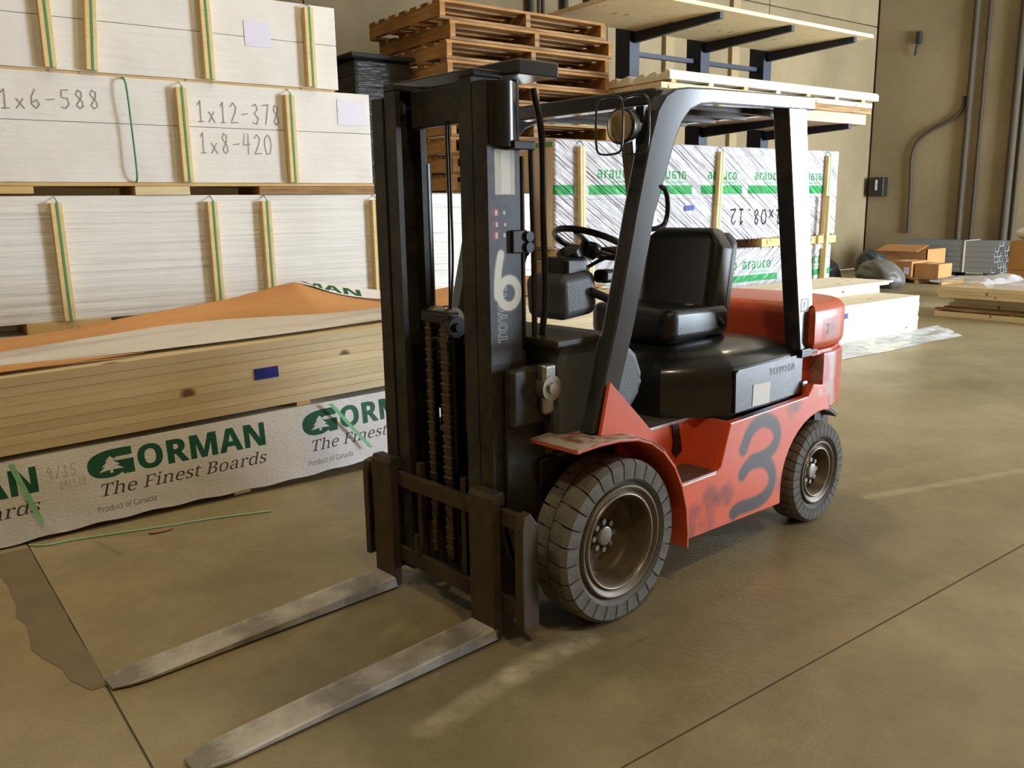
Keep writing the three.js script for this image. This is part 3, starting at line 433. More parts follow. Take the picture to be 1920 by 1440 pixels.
// ---------------------------------------------------------------- far end of the hall
{
  const p = thing('loaded_pallet', 'yellow pallet of boards with clear plastic on the open floor', 'pallet load'), r = rng(31);
  for (const z of [-3.3, -2.3, -1.3]) { const m = part(p, 'stringer', B(1.2, 0.1, 0.06), M.pallet[0]); m.position.set(10.95, 0.05, z); }
  for (let k = 0; k < 5; k++) { const m = part(p, 'deck_board', B(0.12, 0.025, 2.15), M.pallet[1]); m.position.set(10.42 + k * 0.26, 0.113, -2.3); }
  { const m = part(p, 'deck_board', B(0.1, 0.075, 2.15), M.pine[0]); m.position.set(10.39, 0.04, -2.3); }
  for (let j = 0; j < 6; j++) for (let k = 0; k < 4; k++) { if (j < 3 && k !== 1 && k !== 3) continue; const m = part(p, 'board', B(0.26, 0.05, 1.95 + r() * 0.25), M.pine[(j + k) % 3]); m.position.set(10.48 + k * 0.29 + r() * 0.03, 0.152 + j * 0.052, -2.3 + (r() - 0.5) * 0.1); }
  const pf = phy({ color: lin(0.85, 0.85, 0.9), roughness: 0.25, transmission: 0.6, thickness: 0, side: THREE.DoubleSide });
  part(p, 'plastic_film', sheet(40, 24, (a, b) => { const n = F5(fA, a * 400, b * 400), z = -3.5 + a * 2.3; const w = F5(fC, a * 300, b * 300); return [10.32 + b * 1.1 + 0.04 * (n - 0.5), 0.468 + 0.2 * n * w * (a < 0.35 ? 1.3 : 0.45) - (b < 0.06 ? 0.06 * w : 0), z + 0.05 * (n - 0.5)]; }), pf);
  // small pallet with cartons
  const q = thing('small_pallet', 'small low pallet carrying two brown cartons near the end wall', 'pallet');
  for (const z of [-6.75, -6.22, -5.7]) part(q, 'stringer', BX(15.15, 16.1, 0.0, 0.09, z - 0.03, z + 0.03), M.pallet[0]);
  for (let k = 0; k < 5; k++) part(q, 'deck_board', BX(15.15 + k * 0.2, 15.3 + k * 0.2, 0.09, 0.115, -6.8, -5.65), M.pallet[1]);
  const card = std({ map: dataTex(128, (i, x, y) => mixc(rgb255([190, 140, 84]), rgb255([168, 118, 66]), F5(fA, x * 4, y * 4)), true), roughness: 0.85 }), tape = std({ color: lin(0.62, 0.52, 0.38), roughness: 0.4 });
  const carton = (name, label, x0, x1, y0, y1, z0, z1, lab) => { const c = thing(name, label, 'carton'); part(c, 'box', BX(x0, x1, y0, y1, z0, z1, 0.008), card); part(c, 'tape', BX(x0 - 0.002, x1, y1 - 0.002, y1 + 0.003, (z0 + z1) / 2 - 0.04, (z0 + z1) / 2 + 0.04), tape); if (lab) part(c, 'paper_label', BX(x0 - 0.004, x0, y0 + 0.06, y0 + 0.2, z1 - 0.17, z1 - 0.06), M.paper); return c; };
  carton('cardboard_carton', 'brown carton with a white label on the small pallet', 15.2, 15.8, 0.116, 0.44, -6.82, -6.34, true);
  carton('cardboard_carton', 'plain brown carton without label on the small pallet', 15.25, 15.8, 0.116, 0.4, -6.3, -5.8, false);
  { const o = thing('open_carton', 'large open carton with raised flap behind the small pallet', 'carton'); for (const b of [[16.2, 16.22, 0, 0.64, -7.7, -6.55], [17.0, 17.02, 0, 0.64, -7.7, -6.55], [16.2, 17.02, 0, 0.64, -7.7, -7.68], [16.2, 17.02, 0, 0.64, -6.57, -6.55], [16.2, 17.02, 0, 0.02, -7.7, -6.55]]) part(o, 'side', BX(...b), card); const f = part(o, 'flap', B(0.5, 0.012, 0.95), card); f.position.set(16.15, 0.66, -7.1); f.rotation.z = 0.25; }
  // bundle of grey steel
  const s = thing('steel_bundle', 'strapped bundle of grey steel sections lying along the end wall', 'steel bundle'), ms = std({ color: lin(0.20, 0.20, 0.18), roughness: 0.6 });
  for (const z of [-7.7, -6.6, -5.8]) part(s, 'bunk', BX(17.3, 18.0, 0, 0.1, z - 0.05, z + 0.05), M.dark);
  for (let j = 0; j < 6; j++) for (let k = 0; k < 4; k++) { const L = 2.05 + r() * 0.18 + (j > 4 ? 0.1 : 0), g = ext([[0, 0], [0.15, 0], [0.15, 0.11], [0.13, 0.11], [0.13, 0.02], [0.02, 0.02], [0.02, 0.11], [0, 0.11]], 0, L); g.translate(17.3 + k * 0.165, 0.102 + j * 0.115, -7.82 + r() * 0.08); part(s, 'steel_section', g, ms); }
  part(s, 'strap', J(BX(17.285, 17.297, 0.1, 0.8, -6.3, -6.27), BX(17.285, 17.98, 0.79, 0.8, -6.3, -6.27)), std({ color: lin(0.6, 0.58, 0.5), roughness: 0.4 }));
  // stacked cartons near the end of the yellow pallet
  carton('cardboard_carton', 'lower brown carton of the two stacked past the yellow pallet', 12.9, 13.9, 0.0, 0.52, -3.5, -2.3, true);
  carton('cardboard_carton', 'upper brown carton of the two stacked past the yellow pallet', 12.92, 13.85, 0.526, 1.0, -3.5, -2.35, false);
  one('plastic_bag', (() => { const g = new THREE.SphereGeometry(0.25, 24, 16), p = g.attributes.position; for (let i = 0; i < p.count; i++) { const k = 0.8 + 0.5 * F5(fC, p.getX(i) * 500 + 200, p.getY(i) * 500 + p.getZ(i) * 300); p.setXYZ(i, p.getX(i) * k * 1.2, Math.max(-0.105, p.getY(i) * k * 0.45), p.getZ(i) * k * 1.3); } g.computeVertexNormals(); g.translate(13.3, 1.115, -3.2); return flat(g); })(), std({ color: lin(0.7, 0.66, 0.62), roughness: 0.35 }), 'crumpled pale plastic bag on the upper stacked carton', 'bag');
  // dark bags and scrap behind the lumber
  const bag = (label, x, y, z, sx, sy, sz, c, sd) => one('scrap_bag', (() => { const g = new THREE.SphereGeometry(0.5, 40, 28), p = g.attributes.position; for (let i = 0; i < p.count; i++) { const k = 0.55 + 0.5 * F5(fC, p.getX(i) * 300 + sd, p.getY(i) * 300 + p.getZ(i) * 200) + 0.45 * F5(fA, p.getX(i) * 260 + p.getZ(i) * 180 + sd, p.getY(i) * 320 + 9); p.setXYZ(i, p.getX(i) * k * sx, Math.max(-0.42, p.getY(i) * k) * sy, p.getZ(i) * k * sz); } g.computeVertexNormals(); g.translate(x, y, z); return flat(g); })(), std({ color: c, roughness: 0.45 }), label, 'bag');
  bag('black scrap bag slumped behind the pale lumber', 13.3, 0.285, -7.35, 1.0, 0.68, 0.8, lin(0.02, 0.022, 0.024), 60);
  bag('grey crumpled film heap beside the black scrap bag', 13.9, 0.243, -6.3, 0.8, 0.58, 0.85, lin(0.16, 0.15, 0.13), 140);
  bag('dark blue-grey bag standing past the grey crumpled heap', 14.75, 0.31, -6.95, 0.5, 0.74, 0.62, lin(0.03, 0.04, 0.04), 220);
  // end wall: pipes, conduit, switch box, hook
  const pipe = std({ color: lin(0.055, 0.04, 0.02), roughness: 0.75 }), X = ROOM.x1 - 0.06;
  one('wall_pipe', cyl(0.065, 7.4, 'y', X - 0.01, 4.45, -7.0, 12), pipe, 'thick dark pipe on the end wall above the open carton', 'pipe');
  one('wall_pipe', cyl(0.04, 7.4, 'y', X + 0.015, 4.45, -6.72, 12), pipe, 'thin dark pipe running beside the thick one on the end wall', 'pipe');
  one('wall_pipe', cyl(0.085, 7.6, 'y', X - 0.03, 4.1, -5.98, 12), pipe, 'thickest dark pipe on the end wall, at the end of the steel bundle', 'pipe');
  one('wall_pipe', cyl(0.05, 7.6, 'y', X + 0.005, 4.1, -5.82, 12), pipe, 'slim pipe hugging the thickest one on the end wall', 'pipe');
  one('bent_conduit', tube([[X, 4.0, -7.12], [X, 3.72, -7.16], [X, 3.5, -7.4], [X, 3.32, -7.8], [X, 3.1, -8.12], [X, 2.8, -8.25], [X, 2.0, -8.24], [X, 0.9, -8.22]], 0.04, 80, 10), pipe, 'S-bent dark conduit branching down the end wall', 'conduit');
  const bx = thing('switch_box', 'black electrical switch box on the end wall by the corner', 'switch box'); part(bx, 'case', BX(X - 0.16, ROOM.x1, 1.8, 2.26, -9.22, -8.86, 0.02), std({ color: lin(0.02, 0.018, 0.014), roughness: 0.4 })); part(bx, 'lever', BX(X - 0.19, X - 0.15, 1.95, 2.2, -9.06, -9.02), std({ color: lin(0.5, 0.48, 0.44), roughness: 0.3 }));
  one('wall_hook', J(BX(X - 0.06, ROOM.x1, 5.3, 5.58, -8.36, -8.24, 0.03), tube([[X - 0.04, 5.3, -8.31], [X - 0.05, 5.15, -8.33], [X - 0.02, 5.05, -8.36]], 0.025, 12, 8)), M.dark, 'dark iron hook fixed high on the end wall', 'hook');
  // conduits on the back wall
  for (const [x, r0, k] of [[7.53, 0.06, 0], [7.8, 0.035, 1], [8.31, 0.06, 2], [8.87, 0.05, 3]]) one('back_wall_conduit', cyl(r0, 5, 'y', x, 5.3, ROOM.z0 + 0.08, 10), pipe, ['thick dark conduit on the back wall, beside the thinnest one', 'thinnest dark conduit on the back wall above the pallets', 'thick dark conduit on the back wall, standing between two slimmer ones', 'slim dark conduit on the back wall next to the rack'][k], 'conduit', 'conduits above the pallets');
  for (const x of [11.0, 13.0]) one('back_wall_duct', BX(x - 0.12, x + 0.12, 0.5, 7.6, ROOM.z0, ROOM.z0 + 0.1, 0.01), std({ color: lin(0.36, 0.26, 0.13), roughness: 0.7 }), x < 12 ? 'ochre vertical duct on the back wall between the first two rack uprights' : 'ochre vertical duct on the back wall between the last two rack uprights', 'duct', 'ducts behind the rack');
}

// ---------------------------------------------------------------- the forklift (own axes: x forward, y up, z to its right)
const FK = thing('forklift', 'red counterbalance forklift with black mast, forks on the concrete floor', 'forklift', [0, 0, 0], 3.2289);
{
  const grime = dataTex(512, (i) => mixc([0.055, 0.048, 0.034], [0.018, 0.016, 0.012], cl(0.5 + (fA[i] - 0.5) * 1.8 + (fB[i] - 0.5) * 0.5)), false);
  const K = {
    mast: std({ map: rep(grime, 2.2), roughness: 0.5, metalness: 0.25 }),
    rust: std({ map: dataTex(512, (i) => mixc([0.085, 0.058, 0.03], [0.033, 0.026, 0.016], cl(0.5 + (fA[i] - 0.5) * 2.4)), false), roughness: 0.62, metalness: 0.2 }),
    black: std({ color: lin(0.012, 0.012, 0.013), roughness: 0.32 }),
    gloss: phy({ color: lin(0.010, 0.010, 0.011), roughness: 0.25, clearcoat: 0.6, clearcoatRoughness: 0.15 }),
    guard: phy({ color: lin(0.04, 0.042, 0.047), roughness: 0.15, clearcoat: 0.6, clearcoatRoughness: 0.05 }),
    plastic: std({ color: lin(0.085, 0.09, 0.098), roughness: 0.5, bumpMap: rep(bumpFine, 5), bumpScale: 0.0008 }),
    hood: phy({ color: lin(0.018, 0.018, 0.018), roughness: 0.3, clearcoat: 0.5, clearcoatRoughness: 0.12 }),
    vinyl: phy({ color: lin(0.009, 0.009, 0.010), roughness: 0.36, clearcoat: 0.25, clearcoatRoughness: 0.3, bumpMap: rep(bumpFine, 9), bumpScale: 0.0006 }),
    rubber: std({ map: dataTex(512, (i) => mixc([0.185, 0.172, 0.145], [0.105, 0.097, 0.083], cl(0.5 + (fA[i] - 0.5) * 1.6 + (fB[i] - 0.5))), false), roughness: 0.85 }),
    rim: std({ map: dataTex(512, (i) => mixc([0.20, 0.155, 0.10], [0.10, 0.078, 0.05], cl(0.5 + (fA[i] - 0.5) * 2)), false), roughness: 0.5, metalness: 0.35 }),
    lip: std({ color: lin(0.26, 0.23, 0.19), roughness: 0.35, metalness: 0.6 }),
    steel: std({ color: lin(0.45, 0.44, 0.41), roughness: 0.28, metalness: 0.9 }),
    fork: std({ map: dataTex(512, (i, x, y) => { const w = cl((fA[i] - 0.36) * 3.2), d = cl((F5(fC, x * 2, y * 2) - 0.48) * 4); return mixc(mixc([0.34, 0.31, 0.26], [0.58, 0.54, 0.48], w), [0.16, 0.14, 0.11], d * 0.7); }, false), roughness: 0.46, metalness: 0.25 }),
    hose: std({ color: lin(0.008, 0.008, 0.008), roughness: 0.4 }),
    chain: std({ map: rep(dataTex(256, (i) => mixc([0.17, 0.125, 0.06], [0.07, 0.05, 0.025], fB[i]), false), 4), roughness: 0.5, metalness: 0.4 }),
  };
  const OR = [0.86, 0.13, 0.04];
  const orange = (dust) => dataTex(512, (i, x, y) => { let c = mixc(OR, [0.76, 0.10, 0.03], fC[i]); const d = cl((fA[i] - 0.5) * 3.2) * dust, s = cl((F5(fC, x * 2 + 90, y * 2) - 0.58) * 6) * dust; return mixc(mixc(c, [0.42, 0.31, 0.2], d), [0.05, 0.035, 0.03], s * 0.7); }, false);
  K.orange = phy({ map: rep(orange(0.15), 1.3), roughness: 0.42, clearcoat: 0.3, clearcoatRoughness: 0.3 });
  K.orangeDusty = std({ map: rep(dataTex(512, (i, x, y) => { const d = cl((F5(fC, x * 2, y * 2) - 0.34) * 5), k = cl((fA[i] - 0.6) * 5); return mixc(mixc([0.34, 0.12, 0.06], [0.38, 0.32, 0.255], d), [0.06, 0.045, 0.035], k * 0.8); }, false), 2.3), roughness: 0.75 });
  K.tread = std({ map: rep(dataTex(128, (i, x, y) => mixc([0.22, 0.19, 0.14], [0.09, 0.075, 0.05], ((x >> 3) + (y >> 3)) % 2 ? 0.2 : F5(fA, x * 4, y * 4))), 5), roughness: 0.5, metalness: 0.5 });
  const zc = 0.05, H = Math.PI;

  // ---- wheels
  function lugGeo(R, W, side, pitch, skew) {
    const prof = [[R - 0.055, 0.004], [R, 0.004], [R, W / 2 - 0.022], [R - 0.016, W / 2 - 0.002], [R - 0.075, W / 2 + 0.0015], [R - 0.085, W / 2 - 0.02]], n = 4, pos = [], P = (k, a) => { const [r, z] = prof[k], t = a + skew * z / (W / 2); return [r * Math.cos(t), r * Math.sin(t), side * z]; };
    const quad = (a, b, c, d) => { if (side > 0) pos.push(...a, ...b, ...c, ...a, ...c, ...d); else pos.push(...a, ...c, ...b, ...a, ...d, ...c); };
    const A = [...Array(n + 1)].map((_, i) => (-0.5 + i / n) * pitch);
    for (let i = 0; i < n; i++) for (let k = 0; k < prof.length; k++) { const m = (k + 1) % prof.length; quad(P(k, A[i]), P(k, A[i + 1]), P(m, A[i + 1]), P(m, A[i])); }
    for (const [a, fl] of [[A[0], 0], [A[n], 1]]) for (let k = 1; k < prof.length - 1; k++) { const t = [P(0, a), P(k, a), P(k + 1, a)]; if ((side > 0) === !!fl) t.reverse(); pos.push(...t.flat()); }
    const g = new THREE.BufferGeometry(); g.setAttribute('position', new THREE.Float32BufferAttribute(pos, 3)); g.computeVertexNormals(); return uvm(g);
  }
  function wheel(x, z, R, W, rimR, deep, lugs, label) {
    const w = sub(FK, 'wheel', label); w.position.set(x, R, z); if (z < 0) w.rotation.y = H;
    const h = W / 2, c = R - 0.022;
    part(w, 'tyre', lathe([[rimR, -h + 0.02], [rimR + 0.01, -h + 0.005], [c - 0.03, -h], [R - 0.034, -h + 0.008], [R - 0.018, -h + 0.03], [R - 0.005, -h + 0.052], [R - 0.007, -0.006], [R - 0.02, 0], [R - 0.007, 0.006], [R - 0.005, h - 0.052], [R - 0.018, h - 0.03], [R - 0.034, h - 0.008], [c - 0.03, h - 0.004], [c - 0.055, h - 0.006], [rimR + 0.045, h - 0.008], [rimR + 0.042, h - 0.002], [rimR + 0.026, h - 0.002], [rimR + 0.022, h - 0.012], [rimR, h - 0.02]], 'z', 64), K.rubber);
    const pitch = 2 * H / lugs;
    for (const s of [1, -1]) { const g = lugGeo(R, W, s, pitch * 0.9, s * 0.05); for (let k = 0; k < lugs; k++) { const m = part(w, 'tread_lug', g, K.rubber); m.rotation.z = (k + (s > 0 ? 0 : 0.5)) * pitch; } }
    part(w, 'rim', lathe([[rimR + 0.004, h - 0.022], [rimR + 0.004, h - 0.006], [rimR - 0.006, h - 0.002], [rimR - 0.014, h - 0.012], [rimR - 0.03, h - 0.018], [rimR - 0.034, h - 0.012], [rimR - 0.042, h - 0.012], [rimR - 0.05, h - 0.03], [rimR - 0.058, h - deep * 0.75], [rimR - 0.075, h - deep], [0.1, h - deep], [0.085, h - deep + 0.008], [0.05, h - deep + 0.01], [0, h - deep + 0.01]], 'z', 56), K.rim);
    part(w, 'rim_lip', lathe([[rimR - 0.03, h - 0.02], [rimR - 0.033, h - 0.008], [rimR - 0.041, h - 0.008], [rimR - 0.044, h - 0.022]], 'z', 56), K.lip);
    const hub = part(w, 'hub', J(lathe([[0, h - deep + 0.04], [0.036, h - deep + 0.04], [0.042, h - deep + 0.034], [0.046, h - deep + 0.004]], 'z', 24)), K.lip);
    for (let k = 0; k < 8; k++) { const a = k * H / 4, b = part(w, 'wheel_nut', cyl(0.013, 0.024, 'z', 0, 0, 0, 6), K.lip); b.position.set(Math.cos(a) * 0.06, Math.sin(a) * 0.06, h - deep + 0.018); }
  }
  wheel(0, -0.482, 0.338, 0.19, 0.232, 0.13, 27, 'front wheel with deep brown rim');
  wheel(0, 0.482, 0.338, 0.19, 0.232, 0.13, 27, 'front wheel on the far side');
  wheel(-1.6, -0.482, 0.27, 0.16, 0.165, 0.075, 34, 'smaller rear steer wheel');
  wheel(-1.6, 0.482, 0.27, 0.16, 0.165, 0.075, 34, 'smaller rear steer wheel on the far side');
  part(FK, 'front_axle', J(cyl(0.11, 0.7, 'z', 0, 0.338, 0, 20), B(0.3, 0.3, 0.4, 0, 0.36, 0, 0.03)), K.mast);
  part(FK, 'rear_axle', B(0.16, 0.14, 0.78, -1.6, 0.28, 0, 0.02), K.mast);

  // ---- chassis, side panels, steps
  part(FK, 'chassis', J(BX(-1.3, 0.24, 0.2, 0.69, -0.35, 0.35, 0.01), BX(-1.62, -1.25, 0.42, 0.7, -0.44, 0.44)), K.mast);
  const sideTex = canvasTex(1280, 800, (x, W, Hh) => {
    const U = (X) => (-0.3 - X) / 1.6 * W, Vv = (Y) => (1.1 - Y) * Hh; x.translate(W, 0); x.scale(-1, 1);
    const r = rng(4); x.fillStyle = '#f0602f'; x.fillRect(0, 0, W, Hh);
    const dab = (X, Y, rad, c, n, spread) => { x.fillStyle = c; for (let k = 0; k < n; k++) { const a = r() * 6.28, d = Math.sqrt(r()) * spread; x.beginPath(); x.arc(U(X) + Math.cos(a) * d, Vv(Y) + Math.sin(a) * d * 0.9, rad * (0.3 + r()), 0, 7); x.fill(); } };
    for (let k = 0; k < 260; k++) dab(-0.35 - r() * 1.3, 0.18 + r() * 0.55, 14, 'rgba(226,120,92,0.10)', 1, 1);
    for (const [X, Y, n, s] of [[-0.63, 0.37, 90, 50], [-0.75, 0.35, 70, 45], [-0.5, 0.33, 40, 35], [-0.46, 0.25, 60, 40], [-1.3, 0.66, 40, 40], [-0.6, 0.25, 40, 50], [-1.34, 0.7, 50, 40], [-1.2, 0.3, 20, 30]]) dab(X, Y, 24, 'rgba(60,40,38,0.035)', n, s);
    const stroke = (pts, lw, c) => { x.strokeStyle = c; x.lineWidth = lw; x.lineCap = x.lineJoin = 'round'; x.beginPath(); pts.forEach((p, i) => { const a = U(p[0]), b = Vv(p[1]); if (!i) x.moveTo(a, b); else { const q = pts[i - 1], mx = (U(q[0]) + a) / 2, my = (Vv(q[1]) + b) / 2; x.quadraticCurveTo(U(q[0]), Vv(q[1]), mx, my); if (i === pts.length - 1) x.lineTo(a, b); } }); x.stroke(); };
    const A = [[-0.876, 0.545], [-0.92, 0.619], [-0.986, 0.651], [-1.055, 0.657], [-1.149, 0.616], [-1.179, 0.54], [-1.13, 0.488], [-1.051, 0.47], [-0.931, 0.466], [-0.876, 0.423]], Bq = [[-0.954, 0.466], [-1.066, 0.453], [-1.138, 0.391], [-1.145, 0.313], [-1.086, 0.259], [-0.978, 0.25], [-0.851, 0.261], [-0.812, 0.247]];
    for (const [lw, c] of [[70, 'rgba(40,34,38,0.16)'], [58, 'rgba(40,34,38,0.3)'], [47, 'rgba(38,34,40,0.85)']]) { stroke(A, lw, c); stroke(Bq, lw, c); }
    for (let k = 0; k < 500; k++) { x.fillStyle = r() < 0.5 ? 'rgba(30,24,24,0.5)' : 'rgba(235,170,150,0.35)'; x.fillRect(r() * W, Vv(0.16 + r() * 0.55), 1 + r() * 5, 1 + r() * 2); }
    for (const [X, Y] of [[-1.52, 0.78], [-1.58, 0.7], [-1.62, 0.86]]) dab(X, Y, 6, 'rgba(225,210,195,0.5)', 20, 22);
  });
  sideTex.wrapS = sideTex.wrapT = THREE.RepeatWrapping; sideTex.repeat.set(1 / 1.6, 1); sideTex.offset.set(1.9 / 1.6, -0.1);
  K.side = phy({ map: sideTex, roughness: 0.4, clearcoat: 0.35, clearcoatRoughness: 0.3 });
  const arch = []; for (let k = 0; k <= 12; k++) { const a = H * (0.02 + k / 12 * 0.66); arch.push([-1.6 + 0.375 * Math.cos(a), 0.27 + 0.335 * Math.sin(a)]); }
  for (const s of [-1, 1]) {
    const z0 = s * 0.52, z1 = s * 0.56;
    part(FK, 'side_panel', ext([[-0.402, 0.215], [-0.402, 0.478], [-0.66, 0.478], [-0.695, 0.5], [-0.765, 0.69], [-1.45, 0.705], [-1.5, 0.76], [-1.62, 0.74], ...arch.slice().reverse().filter((p) => p[0] > -1.7), [-1.225, 0.19]], z0, z1, 0.006), s < 0 ? K.side : K.orange, s < 0 ? 'red panel with a sprayed black numeral 3' : undefined);
    part(FK, 'step', BX(-0.69, -0.39, 0.462, 0.478, s < 0 ? -0.525 : 0.36, s < 0 ? -0.36 : 0.525), K.tread);
    part(FK, 'step_edge', BX(-0.665, -0.402, 0.478, 0.487, s < 0 ? -0.56 : 0.54, s < 0 ? -0.54 : 0.56), K.steel, 'bright worn step edge');
    part(FK, 'step_wall', BX(-0.8, -0.2, 0.475, 0.69, s < 0 ? -0.375 : 0.35, s < 0 ? -0.352 : 0.375), K.orange);
    part(FK, 'step_wall', ext([[-0.70, 0.478], [-0.69, 0.478], [-0.765, 0.69], [-0.79, 0.69]], s < 0 ? -0.53 : 0.37, s < 0 ? -0.37 : 0.53), K.orange);
    // fender: a flat dusty top that turns down behind the wheel
    const top = [[0.3, 0.785], [0.18, 0.79], [0.06, 0.785], [-0.05, 0.768], [-0.14, 0.735], [-0.22, 0.68], [-0.295, 0.6], [-0.35, 0.5], [-0.385, 0.39], [-0.398, 0.28], [-0.398, 0.21]];
    const inn = top.map(([x, y], i) => { const a = top[Math.max(0, i - 1)], b = top[Math.min(top.length - 1, i + 1)], dx = b[0] - a[0], dy = b[1] - a[1], l = Math.hypot(dx, dy); return [x - dy / l * -0.012 * -1, y + dx / l * 0.012 * 1]; });
    const fd = part(FK, 'fender', ext([...top, ...inn.slice().reverse()], s < 0 ? -0.61 : 0.36, s < 0 ? -0.36 : 0.61, 0.003), K.orange, s < 0 ? 'red fender curving over the front wheel' : undefined);
    const tp = top.slice(0, 6).map(([x, y]) => [x, y + 0.0005]); part(fd, 'fender_top', ext([...tp, ...tp.map(([x, y]) => [x, y + 0.004]).reverse()], s < 0 ? -0.613 : 0.36, s < 0 ? -0.36 : 0.613), K.orangeDusty, 'tread-worn dusty fender top');
    part(FK, 'pillar_gusset', ext([[0.1, 0.795], [0.047, 1.0], [-0.225, 0.745], [-0.12, 0.755], [-0.02, 0.78]], s < 0 ? -0.545 : 0.53, s < 0 ? -0.53 : 0.545), K.orange, s < 0 ? 'bright red triangular gusset' : undefined);
  }
  part(FK, 'rubber_strap', ext([[-0.565, 0.69], [-0.61, 0.69], [-0.63, 0.6], [-0.64, 0.55], [-0.6, 0.53], [-0.57, 0.56], [-0.58, 0.6]], -0.385, -0.376), K.hose);
  part(FK, 'floor_plate', J(BX(-0.8, 0.16, 0.69, 0.702, -0.375, 0.375), BX(0.05, 0.2, 0.7, 0.8, -0.34, 0.34)), K.tread);
  part(FK, 'floor_edge', BX(-0.74, 0.1, 0.690, 0.703, -0.385, -0.375), K.steel);

  // ---- counterweight
  const cwPlan = (g) => [[-1.5 - g, -0.55 + g], [-1.72, -0.55 + g], [-1.9, -0.5 + g], [-2.04, -0.36], [-2.1 + g, -0.15], [-2.1 + g, 0.15], [-2.04, 0.36], [-1.9, 0.5 - g], [-1.72, 0.55 - g], [-1.5 - g, 0.55 - g]];
  const cw = sub(FK, 'counterweight', 'red cast counterweight with scraped paint');
  K.cw = phy({ map: rep(dataTex(512, (i, x, y) => { const s = cl((F5(fC, x * 3, y * 2 + 60) - 0.56) * 8), d = cl((fA[i] - 0.62) * 6); return mixc(mixc(mixc([0.70, 0.09, 0.045], [0.6, 0.07, 0.035], fC[i]), [0.62, 0.5, 0.42], s * 0.75), [0.05, 0.04, 0.04], d * 0.6); }, false), 1.1), roughness: 0.42, clearcoat: 0.3, clearcoatRoughness: 0.3 });
  part(cw, 'lower_casting', plan([[-1.62, -0.545], ...cwPlan(0).slice(1, -1), [-1.62, 0.545]], 0.6, 0.905, 0.012), K.cw);
  part(cw, 'upper_casting', (() => { const c = new THREE.Shape(); const P = cwPlan(0).map(([x, z]) => [x, -z]); c.moveTo(...P[0]); c.splineThru(P.slice(1).map((p) => new THREE.Vector2(...p))); c.lineTo(...P[0]); const g = new THREE.ExtrudeGeometry(c, { depth: 0.127, bevelEnabled: true, bevelThickness: 0.06, bevelSize: 0.06, bevelOffset: -0.06, bevelSegments: 6, curveSegments: 6 }); g.rotateX(-H / 2); g.translate(0, 0.978, 0); return uvm(flat(toCreasedNormals(g, 0.6))); })(), K.orange);
  part(cw, 'waist', plan(cwPlan(0.02), 0.9, 0.922), K.orange);
  part(cw, 'inner_wall', J(BX(-1.66, -1.44, 0.68, 0.91, -0.47, 0.47)), K.orange);
  part(cw, 'skirt', plan([[-1.64, -0.5], ...cwPlan(0.06).slice(1, -1), [-1.64, 0.5]], 0.36, 0.602, 0.02), K.mast);
  part(cw, 'latch', J(cyl(0.018, 0.05, 'z', -1.47, 0.76, -0.5, 10), B(0.05, 0.03, 0.03, -1.49, 0.755, -0.5)), K.steel);
  const plate = mark(cw, 'number_plate', 0.15, 0.11, lin(0.55, 0.42, 0.44), (x, W, Hh) => { x.fillStyle = '#555'; x.fillRect(0, 0, W, Hh); x.fillStyle = '#eee'; x.save(); x.font = 'bold 90px sans-serif'; x.fillText('22', W * 0.22, Hh * 0.72); x.restore(); }, 200, 0.5, 'scuffed pale number sticker'); plate.rotation.y = H; plate.position.set(-1.66, 1.035, -0.5625);
  for (const s of [-1, 1]) part(FK, 'rear_fender', (() => { const p = []; for (let k = 0; k <= 10; k++) { const a = H * (0.3 + k / 10 * 0.42); p.push([-1.6 + 0.33 * Math.cos(a) * 1.05, 0.29 + 0.31 * Math.sin(a)]); } const q = p.map(([x, y]) => [x + (x + 1.6) * 0.04, y + 0.016]).reverse(); return ext([...p, ...q], s < 0 ? -0.53 : 0.37, s < 0 ? -0.37 : 0.53); })(), K.mast);

  // ---- engine hood: rings lofted upward
  {
    const base = [[-0.58, 0.3], [-0.56, 0.0], [-0.58, -0.3], [-0.64, -0.365], [-0.735, -0.425], [-0.845, -0.487], [-0.875, -0.5], [-1.17, -0.505], [-1.45, -0.5], [-1.47, -0.48], [-1.47, 0.48], [-1.45, 0.5], [-1.17, 0.505], [-0.875, 0.5], [-0.845, 0.487], [-0.735, 0.425], [-0.64, 0.365]];
    const ringP = (ins, y) => base.map(([x, z]) => { const cx = -1.02, k = 1 - ins / 0.45; return [cx + (x - cx) * k, y, z * (1 - ins / 0.5)]; });
    const rings = [[0, 0.7], [0, 0.72], [-0.004, 0.82], [0, 0.905], [0.012, 0.93], [0.06, 0.972], [0.12, 1.004], [0.2, 1.02], [0.3, 1.024], [0.44, 1.025]].map(([i, y]) => ringP(i, y)), pos = [];
    for (let a = 0; a < rings.length - 1; a++) for (let k = 0; k < base.length; k++) { const m = (k + 1) % base.length; pos.push(...rings[a][k], ...rings[a + 1][m], ...rings[a][m], ...rings[a][k], ...rings[a + 1][k], ...rings[a + 1][m]); }
    let g = new THREE.BufferGeometry(); g.setAttribute('position', new THREE.Float32BufferAttribute(pos, 3)); g.computeVertexNormals(); g = toCreasedNormals(g, 0.5);
    part(FK, 'engine_hood', uvm(g), K.hood, 'black moulded engine hood');
    const pn = part(FK, 'hood_side_panel', ext([[-0.868, 0.708], [-0.862, 0.9], [-0.885, 0.912], [-1.448, 0.918], [-1.462, 0.9], [-1.462, 0.74], [-1.44, 0.715]], -0.5135, -0.503, 0.003), phy({ map: rep(dataTex(256, (i, x, y) => mixc([0.022, 0.024, 0.03], [0.055, 0.058, 0.07], cl((F5(fA, x * 3, y * 5) - 0.42) * 2.2)), false), 1.6), roughness: 0.32, clearcoat: 0.5, clearcoatRoughness: 0.16 }), 'grey scratched hood side panel');
